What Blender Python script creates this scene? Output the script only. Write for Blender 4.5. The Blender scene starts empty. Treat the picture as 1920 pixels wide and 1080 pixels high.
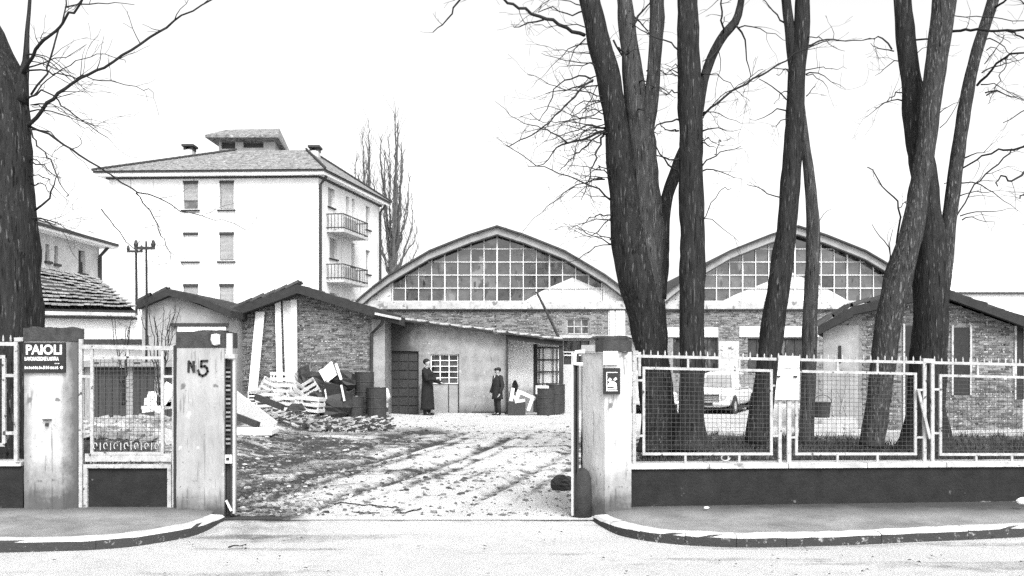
import bpy, bmesh, math, random
import numpy as np
from mathutils import Vector, Matrix, noise as mnoise

# ------------------------------------------------------------------ camera, sky, sun, exposure
scene = bpy.context.scene
COL = scene.collection
F, CX, HOR, CAMZ = 1844.0, 960.0, 675.0, 1.75      # focal length in px of the 1920 px photograph
cam_data = bpy.data.cameras.new("camera")
cam = bpy.data.objects.new("camera", cam_data)
COL.objects.link(cam)
cam.location = (0, 0, CAMZ)
cam.rotation_euler = (math.radians(90), 0, 0)
cam_data.sensor_width = 36
cam_data.lens = 36 * F / 1920
cam_data.shift_y = (HOR - 540) / 1920
cam_data.clip_end = 900
scene.camera = cam

SUN_EL, SUN_AZ = math.radians(48), math.radians(20)  # behind the camera, a little to its right
world = bpy.data.worlds.new("World")
scene.world = world
world.use_nodes = True
wn = world.node_tree
wn.nodes.clear()
sky = wn.nodes.new("ShaderNodeTexSky")
sky.sky_type = 'NISHITA'
sky.sun_disc = False
sky.sun_elevation = SUN_EL
sky.sun_rotation = math.pi - SUN_AZ
sky.air_density = 1.4
sky.dust_density = 4.0
bw = wn.nodes.new("ShaderNodeRGBToBW")
bg = wn.nodes.new("ShaderNodeBackground")
wo = wn.nodes.new("ShaderNodeOutputWorld")
bg.inputs['Strength'].default_value = 0.15
wn.links.new(sky.outputs[0], bw.inputs[0])
wn.links.new(bw.outputs[0], bg.inputs['Color'])
wn.links.new(bg.outputs[0], wo.inputs[0])

sl = bpy.data.lights.new("sun", 'SUN')
sl.energy = 1.0
sl.angle = math.radians(25)
sl.color = (1, 1, 1)
so = bpy.data.objects.new("sun", sl)
COL.objects.link(so)
sd = Vector((math.sin(SUN_AZ) * math.cos(SUN_EL), -math.cos(SUN_AZ) * math.cos(SUN_EL), math.sin(SUN_EL)))
so.rotation_euler = sd.to_track_quat('Z', 'Y').to_euler()
so.location = (5, -10, 20)

vs = scene.view_settings
vs.view_transform = 'Standard'
vs.look = 'None'
vs.gamma = 1
vs.use_curve_mapping = False
vs.exposure = 1.3
scene.cycles.max_bounces = 6
scene.cycles.use_denoising = False

rng = random.Random(7)
nrng = np.random.default_rng(7)


# ------------------------------------------------------------------ helpers
def W(px, py, Y):
    """a point seen at pixel (px, py) of the photograph at distance Y in front of the camera"""
    return Vector(((px - CX) / F * Y, Y, CAMZ - (py - HOR) / F * Y))


def X(px, Y):
    return (px - CX) / F * Y


def Z(py, Y):
    return CAMZ - (py - HOR) / F * Y


def sstep(a, b, x):
    t = np.clip((x - a) / (b - a), 0, 1)
    return t * t * (3 - 2 * t)


MATS = {}


def mat(name, v, var=.35, scale=6, rough=.85, bump=.25, stretch=(1, 1, 1), spots=None, spec=.3, island=0.0, perobj=0.0,
        bscale=None, stain_or_darkening=None):
    """grey procedural material: noise variation, optional spots (value, threshold, scale) and vertical streaks"""
    if name in MATS:
        return MATS[name]
    m = bpy.data.materials.new(name)
    m.use_nodes = True
    nt = m.node_tree
    nt.nodes.clear()
    out = nt.nodes.new("ShaderNodeOutputMaterial")
    bs = nt.nodes.new("ShaderNodeBsdfPrincipled")
    nt.links.new(bs.outputs[0], out.inputs[0])
    bs.inputs['Roughness'].default_value = rough
    bs.inputs['Specular IOR Level'].default_value = spec
    tc = nt.nodes.new("ShaderNodeTexCoord")
    mp = nt.nodes.new("ShaderNodeMapping")
    mp.inputs['Scale'].default_value = stretch
    nt.links.new(tc.outputs['Object'], mp.inputs[0])
    nz = nt.nodes.new("ShaderNodeTexNoise")
    nz.inputs['Scale'].default_value = scale
    nz.inputs['Detail'].default_value = 6
    nz.inputs['Roughness'].default_value = .65
    nt.links.new(mp.outputs[0], nz.inputs['Vector'])
    mr = nt.nodes.new("ShaderNodeMapRange")
    mr.inputs['From Min'].default_value = .25
    mr.inputs['From Max'].default_value = .75
    mr.inputs['To Min'].default_value = max(0.004, v * (1 - var))
    mr.inputs['To Max'].default_value = v * (1 + var)
    nt.links.new(nz.outputs[0], mr.inputs['Value'])
    col = mr.outputs[0]

    def mul(a, b):
        n = nt.nodes.new("ShaderNodeMath")
        n.operation = 'MULTIPLY'
        nt.links.new(a, n.inputs[0])
        if isinstance(b, float):
            n.inputs[1].default_value = b
        else:
            nt.links.new(b, n.inputs[1])
        return n.outputs[0]

    if island or perobj:
        if island:
            g = nt.nodes.new("ShaderNodeNewGeometry")
            src = g.outputs['Random Per Island']
            amt = island
        else:
            g = nt.nodes.new("ShaderNodeObjectInfo")
            src = g.outputs['Random']
            amt = perobj
        r2 = nt.nodes.new("ShaderNodeMapRange")
        r2.inputs['To Min'].default_value = 1 - amt
        r2.inputs['To Max'].default_value = 1 + amt
        nt.links.new(src, r2.inputs['Value'])
        col = mul(col, r2.outputs[0])
    for sp in ([spots] if spots and not isinstance(spots, list) else (spots or [])):
        sv, th, ss = sp[:3]
        sst = sp[3] if len(sp) > 3 else (1, 1, 1)
        mp2 = nt.nodes.new("ShaderNodeMapping")
        mp2.inputs['Scale'].default_value = sst
        nt.links.new(tc.outputs['Object'], mp2.inputs[0])
        n2 = nt.nodes.new("ShaderNodeTexNoise")
        n2.inputs['Scale'].default_value = ss
        n2.inputs['Detail'].default_value = 4
        nt.links.new(mp2.outputs[0], n2.inputs['Vector'])
        r3 = nt.nodes.new("ShaderNodeMapRange")
        r3.inputs['From Min'].default_value = th
        r3.inputs['From Max'].default_value = th + .05
        nt.links.new(n2.outputs[0], r3.inputs['Value'])
        mx = nt.nodes.new("ShaderNodeMix")
        mx.data_type = 'FLOAT'
        nt.links.new(r3.outputs[0], mx.inputs[0])
        nt.links.new(col, mx.inputs[2])
        mx.inputs[3].default_value = sv
        col = mx.outputs[0]
    for (ax, a0_, b0_, sv) in (stain_or_darkening or []):
        # dirt and other darkening along one side of the thing: full at a0_, gone at b0_, ragged in between
        sx = nt.nodes.new("ShaderNodeSeparateXYZ")
        nt.links.new(tc.outputs['Object'], sx.inputs[0])
        n4 = nt.nodes.new("ShaderNodeTexNoise")
        n4.inputs['Scale'].default_value = 5
        n4.inputs['Detail'].default_value = 7
        n4.inputs['Roughness'].default_value = .7
        nt.links.new(tc.outputs['Object'], n4.inputs['Vector'])
        r4 = nt.nodes.new("ShaderNodeMapRange")
        r4.inputs['From Min'].default_value = b0_
        r4.inputs['From Max'].default_value = a0_
        nt.links.new(sx.outputs[ax], r4.inputs['Value'])
        ad = nt.nodes.new("ShaderNodeMath"); ad.operation = 'ADD'
        nt.links.new(r4.outputs[0], ad.inputs[0]); nt.links.new(n4.outputs[0], ad.inputs[1])
        r5 = nt.nodes.new("ShaderNodeMapRange")
        r5.inputs['From Min'].default_value = .62
        r5.inputs['From Max'].default_value = 1.32
        r5.inputs['To Max'].default_value = .92
        nt.links.new(ad.outputs[0], r5.inputs['Value'])
        mx = nt.nodes.new("ShaderNodeMix")
        mx.data_type = 'FLOAT'
        nt.links.new(r5.outputs[0], mx.inputs[0])
        nt.links.new(col, mx.inputs[2])
        mx.inputs[3].default_value = sv
        col = mx.outputs[0]
    nt.links.new(col, bs.inputs['Base Color'])
    if bump:
        b = nt.nodes.new("ShaderNodeBump")
        b.inputs['Strength'].default_value = bump
        b.inputs['Distance'].default_value = .02
        n3 = nt.nodes.new("ShaderNodeTexNoise")
        n3.inputs['Scale'].default_value = bscale or scale * 6
        n3.inputs['Detail'].default_value = 5
        nt.links.new(mp.outputs[0], n3.inputs['Vector'])
        nt.links.new(n3.outputs[0], b.inputs['Height'])
        nt.links.new(b.outputs[0], bs.inputs['Normal'])
    MATS[name] = m
    return m


class MB:
    """collects geometry; build() links it as ONE mesh object"""

    def __init__(self):
        self.v, self.f = [], []

    def add(self, vs_, fs_):
        o = len(self.v)
        self.v.extend(tuple(p) for p in vs_)
        self.f.extend(tuple(i + o for i in f) for f in fs_)

    def box(self, c, s, rz=0.0, R=None):
        x, y, z = s[0] / 2, s[1] / 2, s[2] / 2
        pts = [Vector(p) for p in ((-x, -y, -z), (x, -y, -z), (x, y, -z), (-x, y, -z), (-x, -y, z), (x, -y, z), (x, y, z), (-x, y, z))]
        M = R if R is not None else (Matrix.Rotation(rz, 3, 'Z') if rz else None)
        c = Vector(c)
        pts = [(M @ p if M else p) + c for p in pts]
        self.add(pts, [(0, 3, 2, 1), (4, 5, 6, 7), (0, 1, 5, 4), (1, 2, 6, 5), (2, 3, 7, 6), (3, 0, 4, 7)])
        return self

    def span(self, x0, x1, y0, y1, z0, z1):
        return self.box(((x0 + x1) / 2, (y0 + y1) / 2, (z0 + z1) / 2), (abs(x1 - x0), abs(y1 - y0), abs(z1 - z0)))

    def bar(self, p, q, w, h=None, side=None):
        """a square bar from p to q; w is its width across, h along 'side'"""
        p, q = Vector(p), Vector(q)
        h = h or w
        d = (q - p)
        if d.length < 1e-6:
            return self
        d.normalize()
        s = Vector(side) if side else (Vector((0, 1, 0)) if abs(d.y) < .9 else Vector((1, 0, 0)))
        u = d.cross(s).normalized()
        t = u.cross(d).normalized()
        pts = []
        for b in (p, q):
            for a, c in ((-1, -1), (1, -1), (1, 1), (-1, 1)):
                pts.append(b + u * (a * w / 2) + t * (c * h / 2))
        self.add(pts, [(0, 3, 2, 1), (4, 5, 6, 7), (0, 1, 5, 4), (1, 2, 6, 5), (2, 3, 7, 6), (3, 0, 4, 7)])
        return self

    def prism(self, poly, vec):
        """polygon (list of 3D points) extruded by vec"""
        poly = [Vector(p) for p in poly]
        vec = Vector(vec)
        n = len(poly)
        pts = poly + [p + vec for p in poly]
        fs = [tuple(range(n - 1, -1, -1)), tuple(range(n, 2 * n))]
        fs += [(i, (i + 1) % n, (i + 1) % n + n, i + n) for i in range(n)]
        self.add(pts, fs)
        return self

    def tube(self, pts, rad, n=8, cap=True, bump=0.0, seed=0.0):
        pts = [Vector(p) for p in pts]
        m = len(pts)
        rings = []
        prev = None
        for i, p in enumerate(pts):
            d = (pts[min(i + 1, m - 1)] - pts[max(i - 1, 0)])
            if d.length < 1e-9:
                d = Vector((0, 0, 1))
            d.normalize()
            if prev is None:
                a = Vector((1, 0, 0)) if abs(d.x) < .8 else Vector((0, 1, 0))
                u = (a - d * a.dot(d)).normalized()
            else:
                u = (prev - d * prev.dot(d)).normalized()
            prev = u
            w = d.cross(u)
            r = rad[i] if hasattr(rad, '__len__') else rad
            ring = []
            for k in range(n):
                t = 2 * math.pi * k / n
                rr = r
                if bump:
                    rr *= 1 + bump * mnoise.noise(Vector((math.cos(t) * 2.2 + seed, math.sin(t) * 2.2, p.z * 1.4))) \
                        + bump * .7 * mnoise.noise(Vector((math.cos(t) * 6 + seed, math.sin(t) * 6, p.z * 3.0)))
                ring.append(p + (u * math.cos(t) + w * math.sin(t)) * rr)
            rings.append(ring)
        vs_ = [p for r in rings for p in r]
        fs = []
        for i in range(m - 1):
            for k in range(n):
                k2 = (k + 1) % n
                fs.append((i * n + k, i * n + k2, (i + 1) * n + k2, (i + 1) * n + k))
        if cap:
            fs.append(tuple(range(n - 1, -1, -1)))
            fs.append(tuple((m - 1) * n + k for k in range(n)))
        self.add(vs_, fs)
        return self

    def lathe(self, c, prof, n=16, axis='Z'):
        """prof = [(r, h)...]"""
        c = Vector(c)
        vs_ = []
        for r, h in prof:
            for k in range(n):
                t = 2 * math.pi * k / n
                if axis == 'Z':
                    vs_.append(c + Vector((r * math.cos(t), r * math.sin(t), h)))
                elif axis == 'X':
                    vs_.append(c + Vector((h, r * math.cos(t), r * math.sin(t))))
                else:
                    vs_.append(c + Vector((r * math.cos(t), h, r * math.sin(t))))
        fs = []
        m = len(prof)
        for i in range(m - 1):
            for k in range(n):
                k2 = (k + 1) % n
                fs.append((i * n + k, i * n + k2, (i + 1) * n + k2, (i + 1) * n + k))
        fs.append(tuple(range(n - 1, -1, -1)))
        fs.append(tuple((m - 1) * n + k for k in range(n)))
        self.add(vs_, fs)
        return self

    def lump(self, c, r, sq=(1, 1, 1), rnd=None, n=(6, 4), rough=.25):
        rnd = rnd or rng
        c = Vector(c)
        a, b = n
        vs_ = [c + Vector((0, 0, r * sq[2]))]
        for i in range(1, b):
            th = math.pi * i / b
            for k in range(a):
                ph = 2 * math.pi * k / a + i * .4
                rr = r * (1 + rnd.uniform(-rough, rough))
                vs_.append(c + Vector((rr * sq[0] * math.sin(th) * math.cos(ph), rr * sq[1] * math.sin(th) * math.sin(ph), rr * sq[2] * math.cos(th))))
        vs_.append(c - Vector((0, 0, r * sq[2])))
        fs = []
        for k in range(a):
            fs.append((0, 1 + k, 1 + (k + 1) % a))
            fs.append((len(vs_) - 1, 1 + (b - 2) * a + (k + 1) % a, 1 + (b - 2) * a + k))
        for i in range(b - 2):
            for k in range(a):
                k2 = (k + 1) % a
                fs.append((1 + i * a + k, 1 + (i + 1) * a + k, 1 + (i + 1) * a + k2, 1 + i * a + k2))
        self.add(vs_, fs)
        return self

    def mesh(self, name, m, org=(0, 0, 0), smooth=False):
        me = bpy.data.meshes.new(name)
        o = Vector(org)
        me.from_pydata([(p[0] - o.x, p[1] - o.y, p[2] - o.z) for p in self.v], [], self.f)
        if m:
            me.materials.append(m)
        if smooth:
            me.polygons.foreach_set('use_smooth', [True] * len(me.polygons))
        me.update()
        return me

    def build(self, name, m, parent=None, smooth=False, kind=None, label=None):
        org = ORG.get(parent.name, Vector()) if parent else Vector()
        o = bpy.data.objects.new(name, self.mesh(name, m, org, smooth))
        COL.objects.link(o)
        if parent:
            o.parent = parent
            ORG[o.name] = org
        if kind:
            o['kind'] = kind
        if label:
            o['label'] = label
        return o


ORG = {}


def thing(name, label, cat, loc=(0, 0, 0), group=None):
    o = bpy.data.objects.new(name, None)
    COL.objects.link(o)
    o.location = loc
    o['label'] = label
    o['category'] = cat
    if group:
        o['group'] = group
    o.empty_display_size = .2
    ORG[o.name] = Vector(loc)
    return o


def tag(o, label, cat, group=None):
    o['label'] = label
    o['category'] = cat
    if group:
        o['group'] = group
    return o


def instance(me, name, parent, loc, rot=None, label=None):
    """a part that shares mesh data; loc in world coordinates"""
    o = bpy.data.objects.new(name, me)
    COL.objects.link(o)
    o.parent = parent
    o.location = Vector(loc) - ORG.get(parent.name, Vector())
    if rot is not None:
        o.rotation_euler = rot
    if label:
        o['label'] = label
    ORG[o.name] = ORG.get(parent.name, Vector())
    return o


def copy_thing(root, loc, rz=0.0, label=None, group=None, tilt=None):
    r = root.copy()
    COL.objects.link(r)
    r.location = loc
    r.rotation_euler = tilt if tilt else (0, 0, rz)
    if label:
        r['label'] = label
    if group:
        r['group'] = group
    for ch in list(root.children):
        c = ch.copy()
        COL.objects.link(c)
        c.parent = r
        for g in list(ch.children):
            d = g.copy()
            COL.objects.link(d)
            d.parent = c
    return r


def text(name, body, size, loc, m, parent, align='LEFT', extrude=.002, stretch=1.0, bold=0.0):
    cu = bpy.data.curves.new(name, 'FONT')
    cu.body = body
    cu.size = size
    cu.extrude = extrude
    cu.offset = bold
    cu.align_x = align
    cu.resolution_u = 4
    tmp = bpy.data.objects.new(name + "_tmp", cu)
    COL.objects.link(tmp)
    dg = bpy.context.evaluated_depsgraph_get()
    me = bpy.data.meshes.new_from_object(tmp.evaluated_get(dg))
    bpy.data.objects.remove(tmp)
    me.transform(Matrix.Diagonal((stretch, 1, 1, 1)))
    me.materials.clear()
    me.materials.append(m)
    o = bpy.data.objects.new(name, me)
    COL.objects.link(o)
    o.parent = parent
    o.location = Vector(loc) - ORG.get(parent.name, Vector())
    o.rotation_euler = (math.radians(90), 0, 0)
    return o


def facade(mb, A, u, w, z0, z1, openings=(), depth=.18):
    """flat wall with rectangular openings (x0, x1, z0, z1 along u) and their reveals"""
    A, u = Vector((A[0], A[1], 0)), Vector((u[0], u[1], 0)).normalized()
    n = Vector((u.y, -u.x, 0))
    xs = sorted({0, w, *[a for o in openings for a in o[:2]]})
    zs = sorted({z0, z1, *[a for o in openings for a in o[2:4]]})
    P = lambda x, z, d=0: A + u * x - n * d + Vector((0, 0, z))
    for i in range(len(xs) - 1):
        for j in range(len(zs) - 1):
            cx, cz = (xs[i] + xs[i + 1]) / 2, (zs[j] + zs[j + 1]) / 2
            if any(o[0] < cx < o[1] and o[2] < cz < o[3] for o in openings):
                continue
            mb.add([P(xs[i], zs[j]), P(xs[i + 1], zs[j]), P(xs[i + 1], zs[j + 1]), P(xs[i], zs[j + 1])], [(0, 1, 2, 3)])
    for o in openings:
        a, b, c, d = o[:4]
        for (q, r) in (((a, c), (b, c)), ((b, c), (b, d)), ((b, d), (a, d)), ((a, d), (a, c))):
            mb.add([P(*q), P(*r), P(*r, depth), P(*q, depth)], [(0, 1, 2, 3)])
    return P


def bricks(mb, A, u, w, z0, ztop, openings=(), bl=.25, bh=.068, joint=.014, proud=.012, seed=1, skip=.03):
    """real bricks, each a raised block on the wall face"""
    r = random.Random(seed)
    A, u = Vector((A[0], A[1], 0)), Vector((u[0], u[1], 0)).normalized()
    n = Vector((u.y, -u.x, 0))
    zmax = max(ztop(x * w / 20) for x in range(21))
    row, z = 0, z0
    while z < zmax:
        x = -(row % 2) * bl / 2
        while x < w:
            a, b = max(x, 0) + joint / 2, min(x + bl, w) - joint / 2
            c, d = z + joint / 2, z + bh - joint / 2
            x += bl
            if b - a < .04 or d > ztop((a + b) / 2) or r.random() < skip:
                continue
            if any(a < o[1] and b > o[0] and c < o[3] and d > o[2] for o in openings):
                continue
            pr = proud + r.uniform(-.004, .008)
            q = [A + u * xx + n * e + Vector((0, 0, zz)) for e in (-.002, pr) for xx, zz in
                 ((a + r.uniform(0, .006), c), (b, c + r.uniform(0, .006)), (b - r.uniform(0, .006), d), (a, d - r.uniform(0, .006)))]
            mb.add(q, [(4, 5, 6, 7), (0, 1, 5, 4), (1, 2, 6, 5), (2, 3, 7, 6), (3, 0, 4, 7)])
        z += bh
        row += 1


def clip(poly, a, b):
    """keep the part of a 2D polygon left of a->b"""
    out = []
    s = lambda p: (b[0] - a[0]) * (p[1] - a[1]) - (b[1] - a[1]) * (p[0] - a[0])
    for i in range(len(poly)):
        p, q = poly[i], poly[(i + 1) % len(poly)]
        sp, sq = s(p), s(q)
        if sp >= 0:
            out.append(p)
        if (sp >= 0) != (sq >= 0):
            t = sp / (sp - sq)
            out.append((p[0] + (q[0] - p[0]) * t, p[1] + (q[1] - p[1]) * t))
    return out


def clip_convex(poly, conv):
    for i in range(len(conv)):
        poly = clip(poly, conv[i], conv[(i + 1) % len(conv)])
        if len(poly) < 3:
            return []
    return poly


def area(p):
    return abs(sum(p[i][0] * p[(i + 1) % len(p)][1] - p[(i + 1) % len(p)][0] * p[i][1] for i in range(len(p)))) / 2 if len(p) > 2 else 0


# value noise on arrays (for the lie of the ground)
def vnoise(x, y, seed=0):
    x, y = np.asarray(x, float), np.asarray(y, float)
    xi, yi = np.floor(x).astype(np.int64), np.floor(y).astype(np.int64)
    fx, fy = x - xi, y - yi
    fx, fy = fx * fx * (3 - 2 * fx), fy * fy * (3 - 2 * fy)

    def h(a, b):
        n = (a * 374761393 + b * 668265263 + seed * 974634 + 1442695) & 0xffffffff
        n = ((n ^ (n >> 13)) * 1274126177) & 0xffffffff
        return ((n ^ (n >> 16)) & 0xffff) / 65535.0
    return (h(xi, yi) * (1 - fx) + h(xi + 1, yi) * fx) * (1 - fy) + (h(xi, yi + 1) * (1 - fx) + h(xi + 1, yi + 1) * fx) * fy


def fbm(x, y, o=4, seed=0):
    s, a, t = 0, .5, 0
    for i in range(o):
        s = s + a * vnoise(x * 2 ** i, y * 2 ** i, seed + i)
        t += a
        a *= .5
    return s / t


# ------------------------------------------------------------------ materials
M_bark = mat('bark', .026, .6, 5, .95, 1.0, (4, 4, .5), spots=[(.10, .62, 12, (3.5, 3.5, .35)), (.008, .60, 10, (4, 4, .3))], bscale=14, spec=.1)
M_barkm = mat('bark_grey', .055, .6, 5, .95, 1.0, (4, 4, .5), spots=[(.14, .60, 12, (3.5, 3.5, .35)), (.012, .60, 10, (4, 4, .3))], bscale=14, spec=.1)
M_barkp = mat('bark_lichen', .042, .6, 7, .95, 1.0, (4, 4, .6), spots=[(.14, .585, 16, (3, 3, .5)), (.012, .60, 12, (4, 4, .4))], bscale=14, spec=.1)
M_twig = mat('twig_bark', .028, .3, 10, .9, 0, spec=.1)
M_twigfar = mat('poplar_bark_hazy', .10, .3, 10, .9, 0, spec=.1)  # distance haze is put into this paler bark colour
M_plaster = mat('grey_plaster', .30, .3, 2.2, .9, .3, spots=[(.12, .70, 5), (.42, .66, 14)])
M_plasterl = mat('pale_plaster', .50, .25, 2, .9, .3, spots=[(.2, .72, 6)])
M_white = mat('white_render', .78, .08, 1.2, .9, .1)
M_apt = mat('apartment_render', .66, .12, 1.2, .9, .1, spots=[(.40, .64, 3, (1.5, 1.5, .12)), (.34, .72, 6)])
M_whitep = mat('white_paint', .72, .15, 6, .6, .15)
M_iron = mat('pale_iron_paint', .38, .35, 14, .6, .2, spots=[(.06, .64, 16), (.14, .66, 40)])
M_mesh = mat('rusty_wire', .055, .4, 20, .7, 0)
M_dark = mat('dark_metal', .035, .4, 8, .6, .2)
M_black = mat('black_paint', .02, .3, 8, .5, .1)
M_brick = mat('brick', .15, .6, 6, .9, .6, island=.6, spots=[(.46, .60, 15), (.025, .60, 12)])
M_mortar = mat('mortar', .22, .4, 9, .95, .4, spots=[(.08, .6, 6)])
M_rooft = mat('old_roof_tile', .045, .4, 7, .9, .4, island=.0, perobj=.3)
M_roofm = mat('apartment_roof_tile', .20, .6, 3, .9, .6, spots=[(.05, .58, 5, (1, 1, 2)), (.42, .62, 6)])
M_tilel = mat('left_roof_tile', .26, .4, 6, .9, .4, perobj=.25)
M_roofd = mat('roof_underside', .03, .3, 6, .9, .2)
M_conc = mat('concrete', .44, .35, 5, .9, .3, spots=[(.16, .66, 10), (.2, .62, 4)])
M_pillar = mat('pillar_render', .31, .3, 3.5, .9, .35, (1.6, 1.6, .5), spots=[(.2, .60, 7, (4, 4, .3)), (.13, .66, 6), (.42, .64, 11), (.1, .66, 34)], stain_or_darkening=[(2, .02, .42, .05)])
M_pillarw = mat('pillar_whitewash', .48, .3, 2.5, .9, .35, (1.6, 1.6, .7), spots=[(.26, .60, 7, (4, 4, .3)), (.15, .65, 7), (.12, .66, 34)], stain_or_darkening=[(2, .05, .7, .06)])
M_pillarp = mat('pillar_whitewash_darkened', .46, .3, 2.5, .9, .35, (1.6, 1.6, .7), spots=[(.24, .60, 7, (4, 4, .3)), (.15, .64, 7), (.12, .66, 34)], stain_or_darkening=[(2, .05, .75, .06), (0, .52, .36, .08), (0, -.06, .14, .12)])  # foot dirt, and tone darkening toward both side edges
M_cap = mat('cap_stone', .045, .5, 9, .9, .5, spots=[(.3, .70, 7)])
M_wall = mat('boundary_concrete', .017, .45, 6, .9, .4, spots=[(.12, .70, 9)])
M_asph = mat('pavement_asphalt', .20, .45, 2.5, .9, .5, spots=[(.07, .66, 40)], bscale=90, stain_or_darkening=[(1, 10.95, 10.15, .035)])
M_kerb = mat('kerb_stone', .5, .35, 10, .85, .5, bscale=60, perobj=.12)
M_carglass = mat('car_glass', .28, .3, 3, .05, 0, spec=1.0)  # pale base colour stands for sky reflected in the car windows
M_plasters = mat('sooty_plaster', .28, .4, 2.6, .9, .3, spots=[(.14, .66, 5, (1, 1, .4)), (.42, .64, 9), (.12, .68, 26)], stain_or_darkening=[(0, -1.7, -.75, .045), (2, .0, .5, .1)])
M_bay = mat('bay_render', .75, .15, 2, .9, .2, spots=[(.35, .66, 8)], stain_or_darkening=[(2, .45, 1.25, .16)])
M_glass = mat('window_glass', .055, .5, 3, .06, .3, spec=.8, bscale=2.2, perobj=.6, spots=[(.15, .56, 1.5, (1, 1, .6)), (.015, .58, 3.2, (1.6, 1.6, .6))])  # dirt spots that also imitate branch reflections in the panes
M_palerefl = mat('reflection_and_pale_paint', .6, .15, 5, .8, .1)  # pale paint; on the hall panes it paints a reflected gable
M_shut = mat('roller_shutter', .33, .2, 4, .8, .1)
M_mott = mat('mottled_render', .5, .3, 4, .9, .3, spots=[(.12, .62, 7)])
M_wood = mat('bare_wood', .55, .3, 5, .85, .3, (8, 8, .6), spots=[(.2, .68, 6, (5, 5, .8))])
M_woodd = mat('dark_wood', .045, .4, 5, .85, .3, (8, 8, .6))
M_woodm = mat('weathered_wood', .25, .4, 5, .85, .3, (8, 8, .6))
M_coat = mat('dark_cloth', .022, .3, 10, .95, .2, spec=.1)
M_coat2 = mat('charcoal_cloth', .03, .3, 10, .95, .2, spec=.1)
M_skin = mat('skin', .36, .1, 10, .6, 0)
M_hair = mat('dark_hair', .018, .3, 20, .7, .2)
M_car = mat('white_car_paint', .75, .05, 3, .25, 0, spec=.5)
M_chrome = mat('chrome', .6, .1, 4, .2, 0, spec=.8)
M_rubber = mat('tyre_rubber', .02, .2, 10, .8, .1)
M_sack = mat('pale_sack', .6, .2, 8, .9, .4)
M_stone = mat('dark_stone', .035, .4, 9, .9, .5)
M_grass = mat('winter_grass', .05, .5, 9, .9, 0, island=.6)
M_clod = mat('mud_clod', .12, .5, 9, .95, .3, island=.7)
M_peb = mat('pale_rubble', .34, .4, 9, .9, .3, island=.4)
M_leaf = mat('dead_leaves', .03, .4, 9, .9, 0, island=.6)


def ground_material(name, pale, dark, attr):
    m = bpy.data.materials.new(name)
    m.use_nodes = True
    nt = m.node_tree
    nt.nodes.clear()
    N = nt.nodes.new
    L = nt.links.new
    out, bs = N("ShaderNodeOutputMaterial"), N("ShaderNodeBsdfPrincipled")
    L(bs.outputs[0], out.inputs[0])
    bs.inputs['Roughness'].default_value = .9
    bs.inputs['Specular IOR Level'].default_value = .2
    tc, at = N("ShaderNodeTexCoord"), N("ShaderNodeAttribute")
    at.attribute_name = attr
    n1, n2 = N("ShaderNodeTexNoise"), N("ShaderNodeTexNoise")
    n1.inputs['Scale'].default_value = 48
    n1.inputs['Detail'].default_value = 8
    n1.inputs['Roughness'].default_value = .8
    n2.inputs['Scale'].default_value = 1.3
    n2.inputs['Detail'].default_value = 5
    for n in (n1, n2):
        L(tc.outputs['Object'], n.inputs['Vector'])
    n3 = N("ShaderNodeTexNoise")
    n3.inputs['Scale'].default_value = 5
    n3.inputs['Detail'].default_value = 7
    L(tc.outputs['Object'], n3.inputs['Vector'])
    mixn = N("ShaderNodeMix"); mixn.data_type = 'FLOAT'
    mixn.inputs[0].default_value = .30
    L(n1.outputs[0], mixn.inputs[2]); L(n3.outputs[0], mixn.inputs[3])
    # mud shows where noise + the mud attribute pass a threshold
    a1 = N("ShaderNodeMath"); a1.operation = 'MULTIPLY_ADD'
    a1.inputs[1].default_value = .62
    L(at.outputs['Fac'], a1.inputs[0]); L(mixn.outputs[0], a1.inputs[2])
    a2 = N("ShaderNodeMath"); a2.operation = 'MULTIPLY_ADD'
    a2.inputs[1].default_value = .25
    L(n2.outputs[0], a2.inputs[0]); L(a1.outputs[0], a2.inputs[2])
    r = N("ShaderNodeMapRange")
    r.inputs['From Min'].default_value = .79
    r.inputs['From Max'].default_value = 1.0
    L(a2.outputs[0], r.inputs['Value'])
    mx = N("ShaderNodeMix"); mx.data_type = 'FLOAT'
    mx.inputs[2].default_value = pale
    mx.inputs[3].default_value = dark
    L(r.outputs[0], mx.inputs[0])
    r2 = N("ShaderNodeMapRange")
    r2.inputs['To Min'].default_value = .75
    r2.inputs['To Max'].default_value = 1.25
    L(n2.outputs[0], r2.inputs['Value'])
    mm = N("ShaderNodeMath"); mm.operation = 'MULTIPLY'
    L(mx.outputs[0], mm.inputs[0]); L(r2.outputs[0], mm.inputs[1])
    L(mm.outputs[0], bs.inputs['Base Color'])
    b = N("ShaderNodeBump")
    b.inputs['Strength'].default_value = .6
    b.inputs['Distance'].default_value = .03
    L(n1.outputs[0], b.inputs['Height']); L(b.outputs[0], bs.inputs['Normal'])
    return m


M_yard = ground_material('yard_dirt', .50, .045, 'mud')
M_road = ground_material('pale_road', .46, .13, 'mud')


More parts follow.
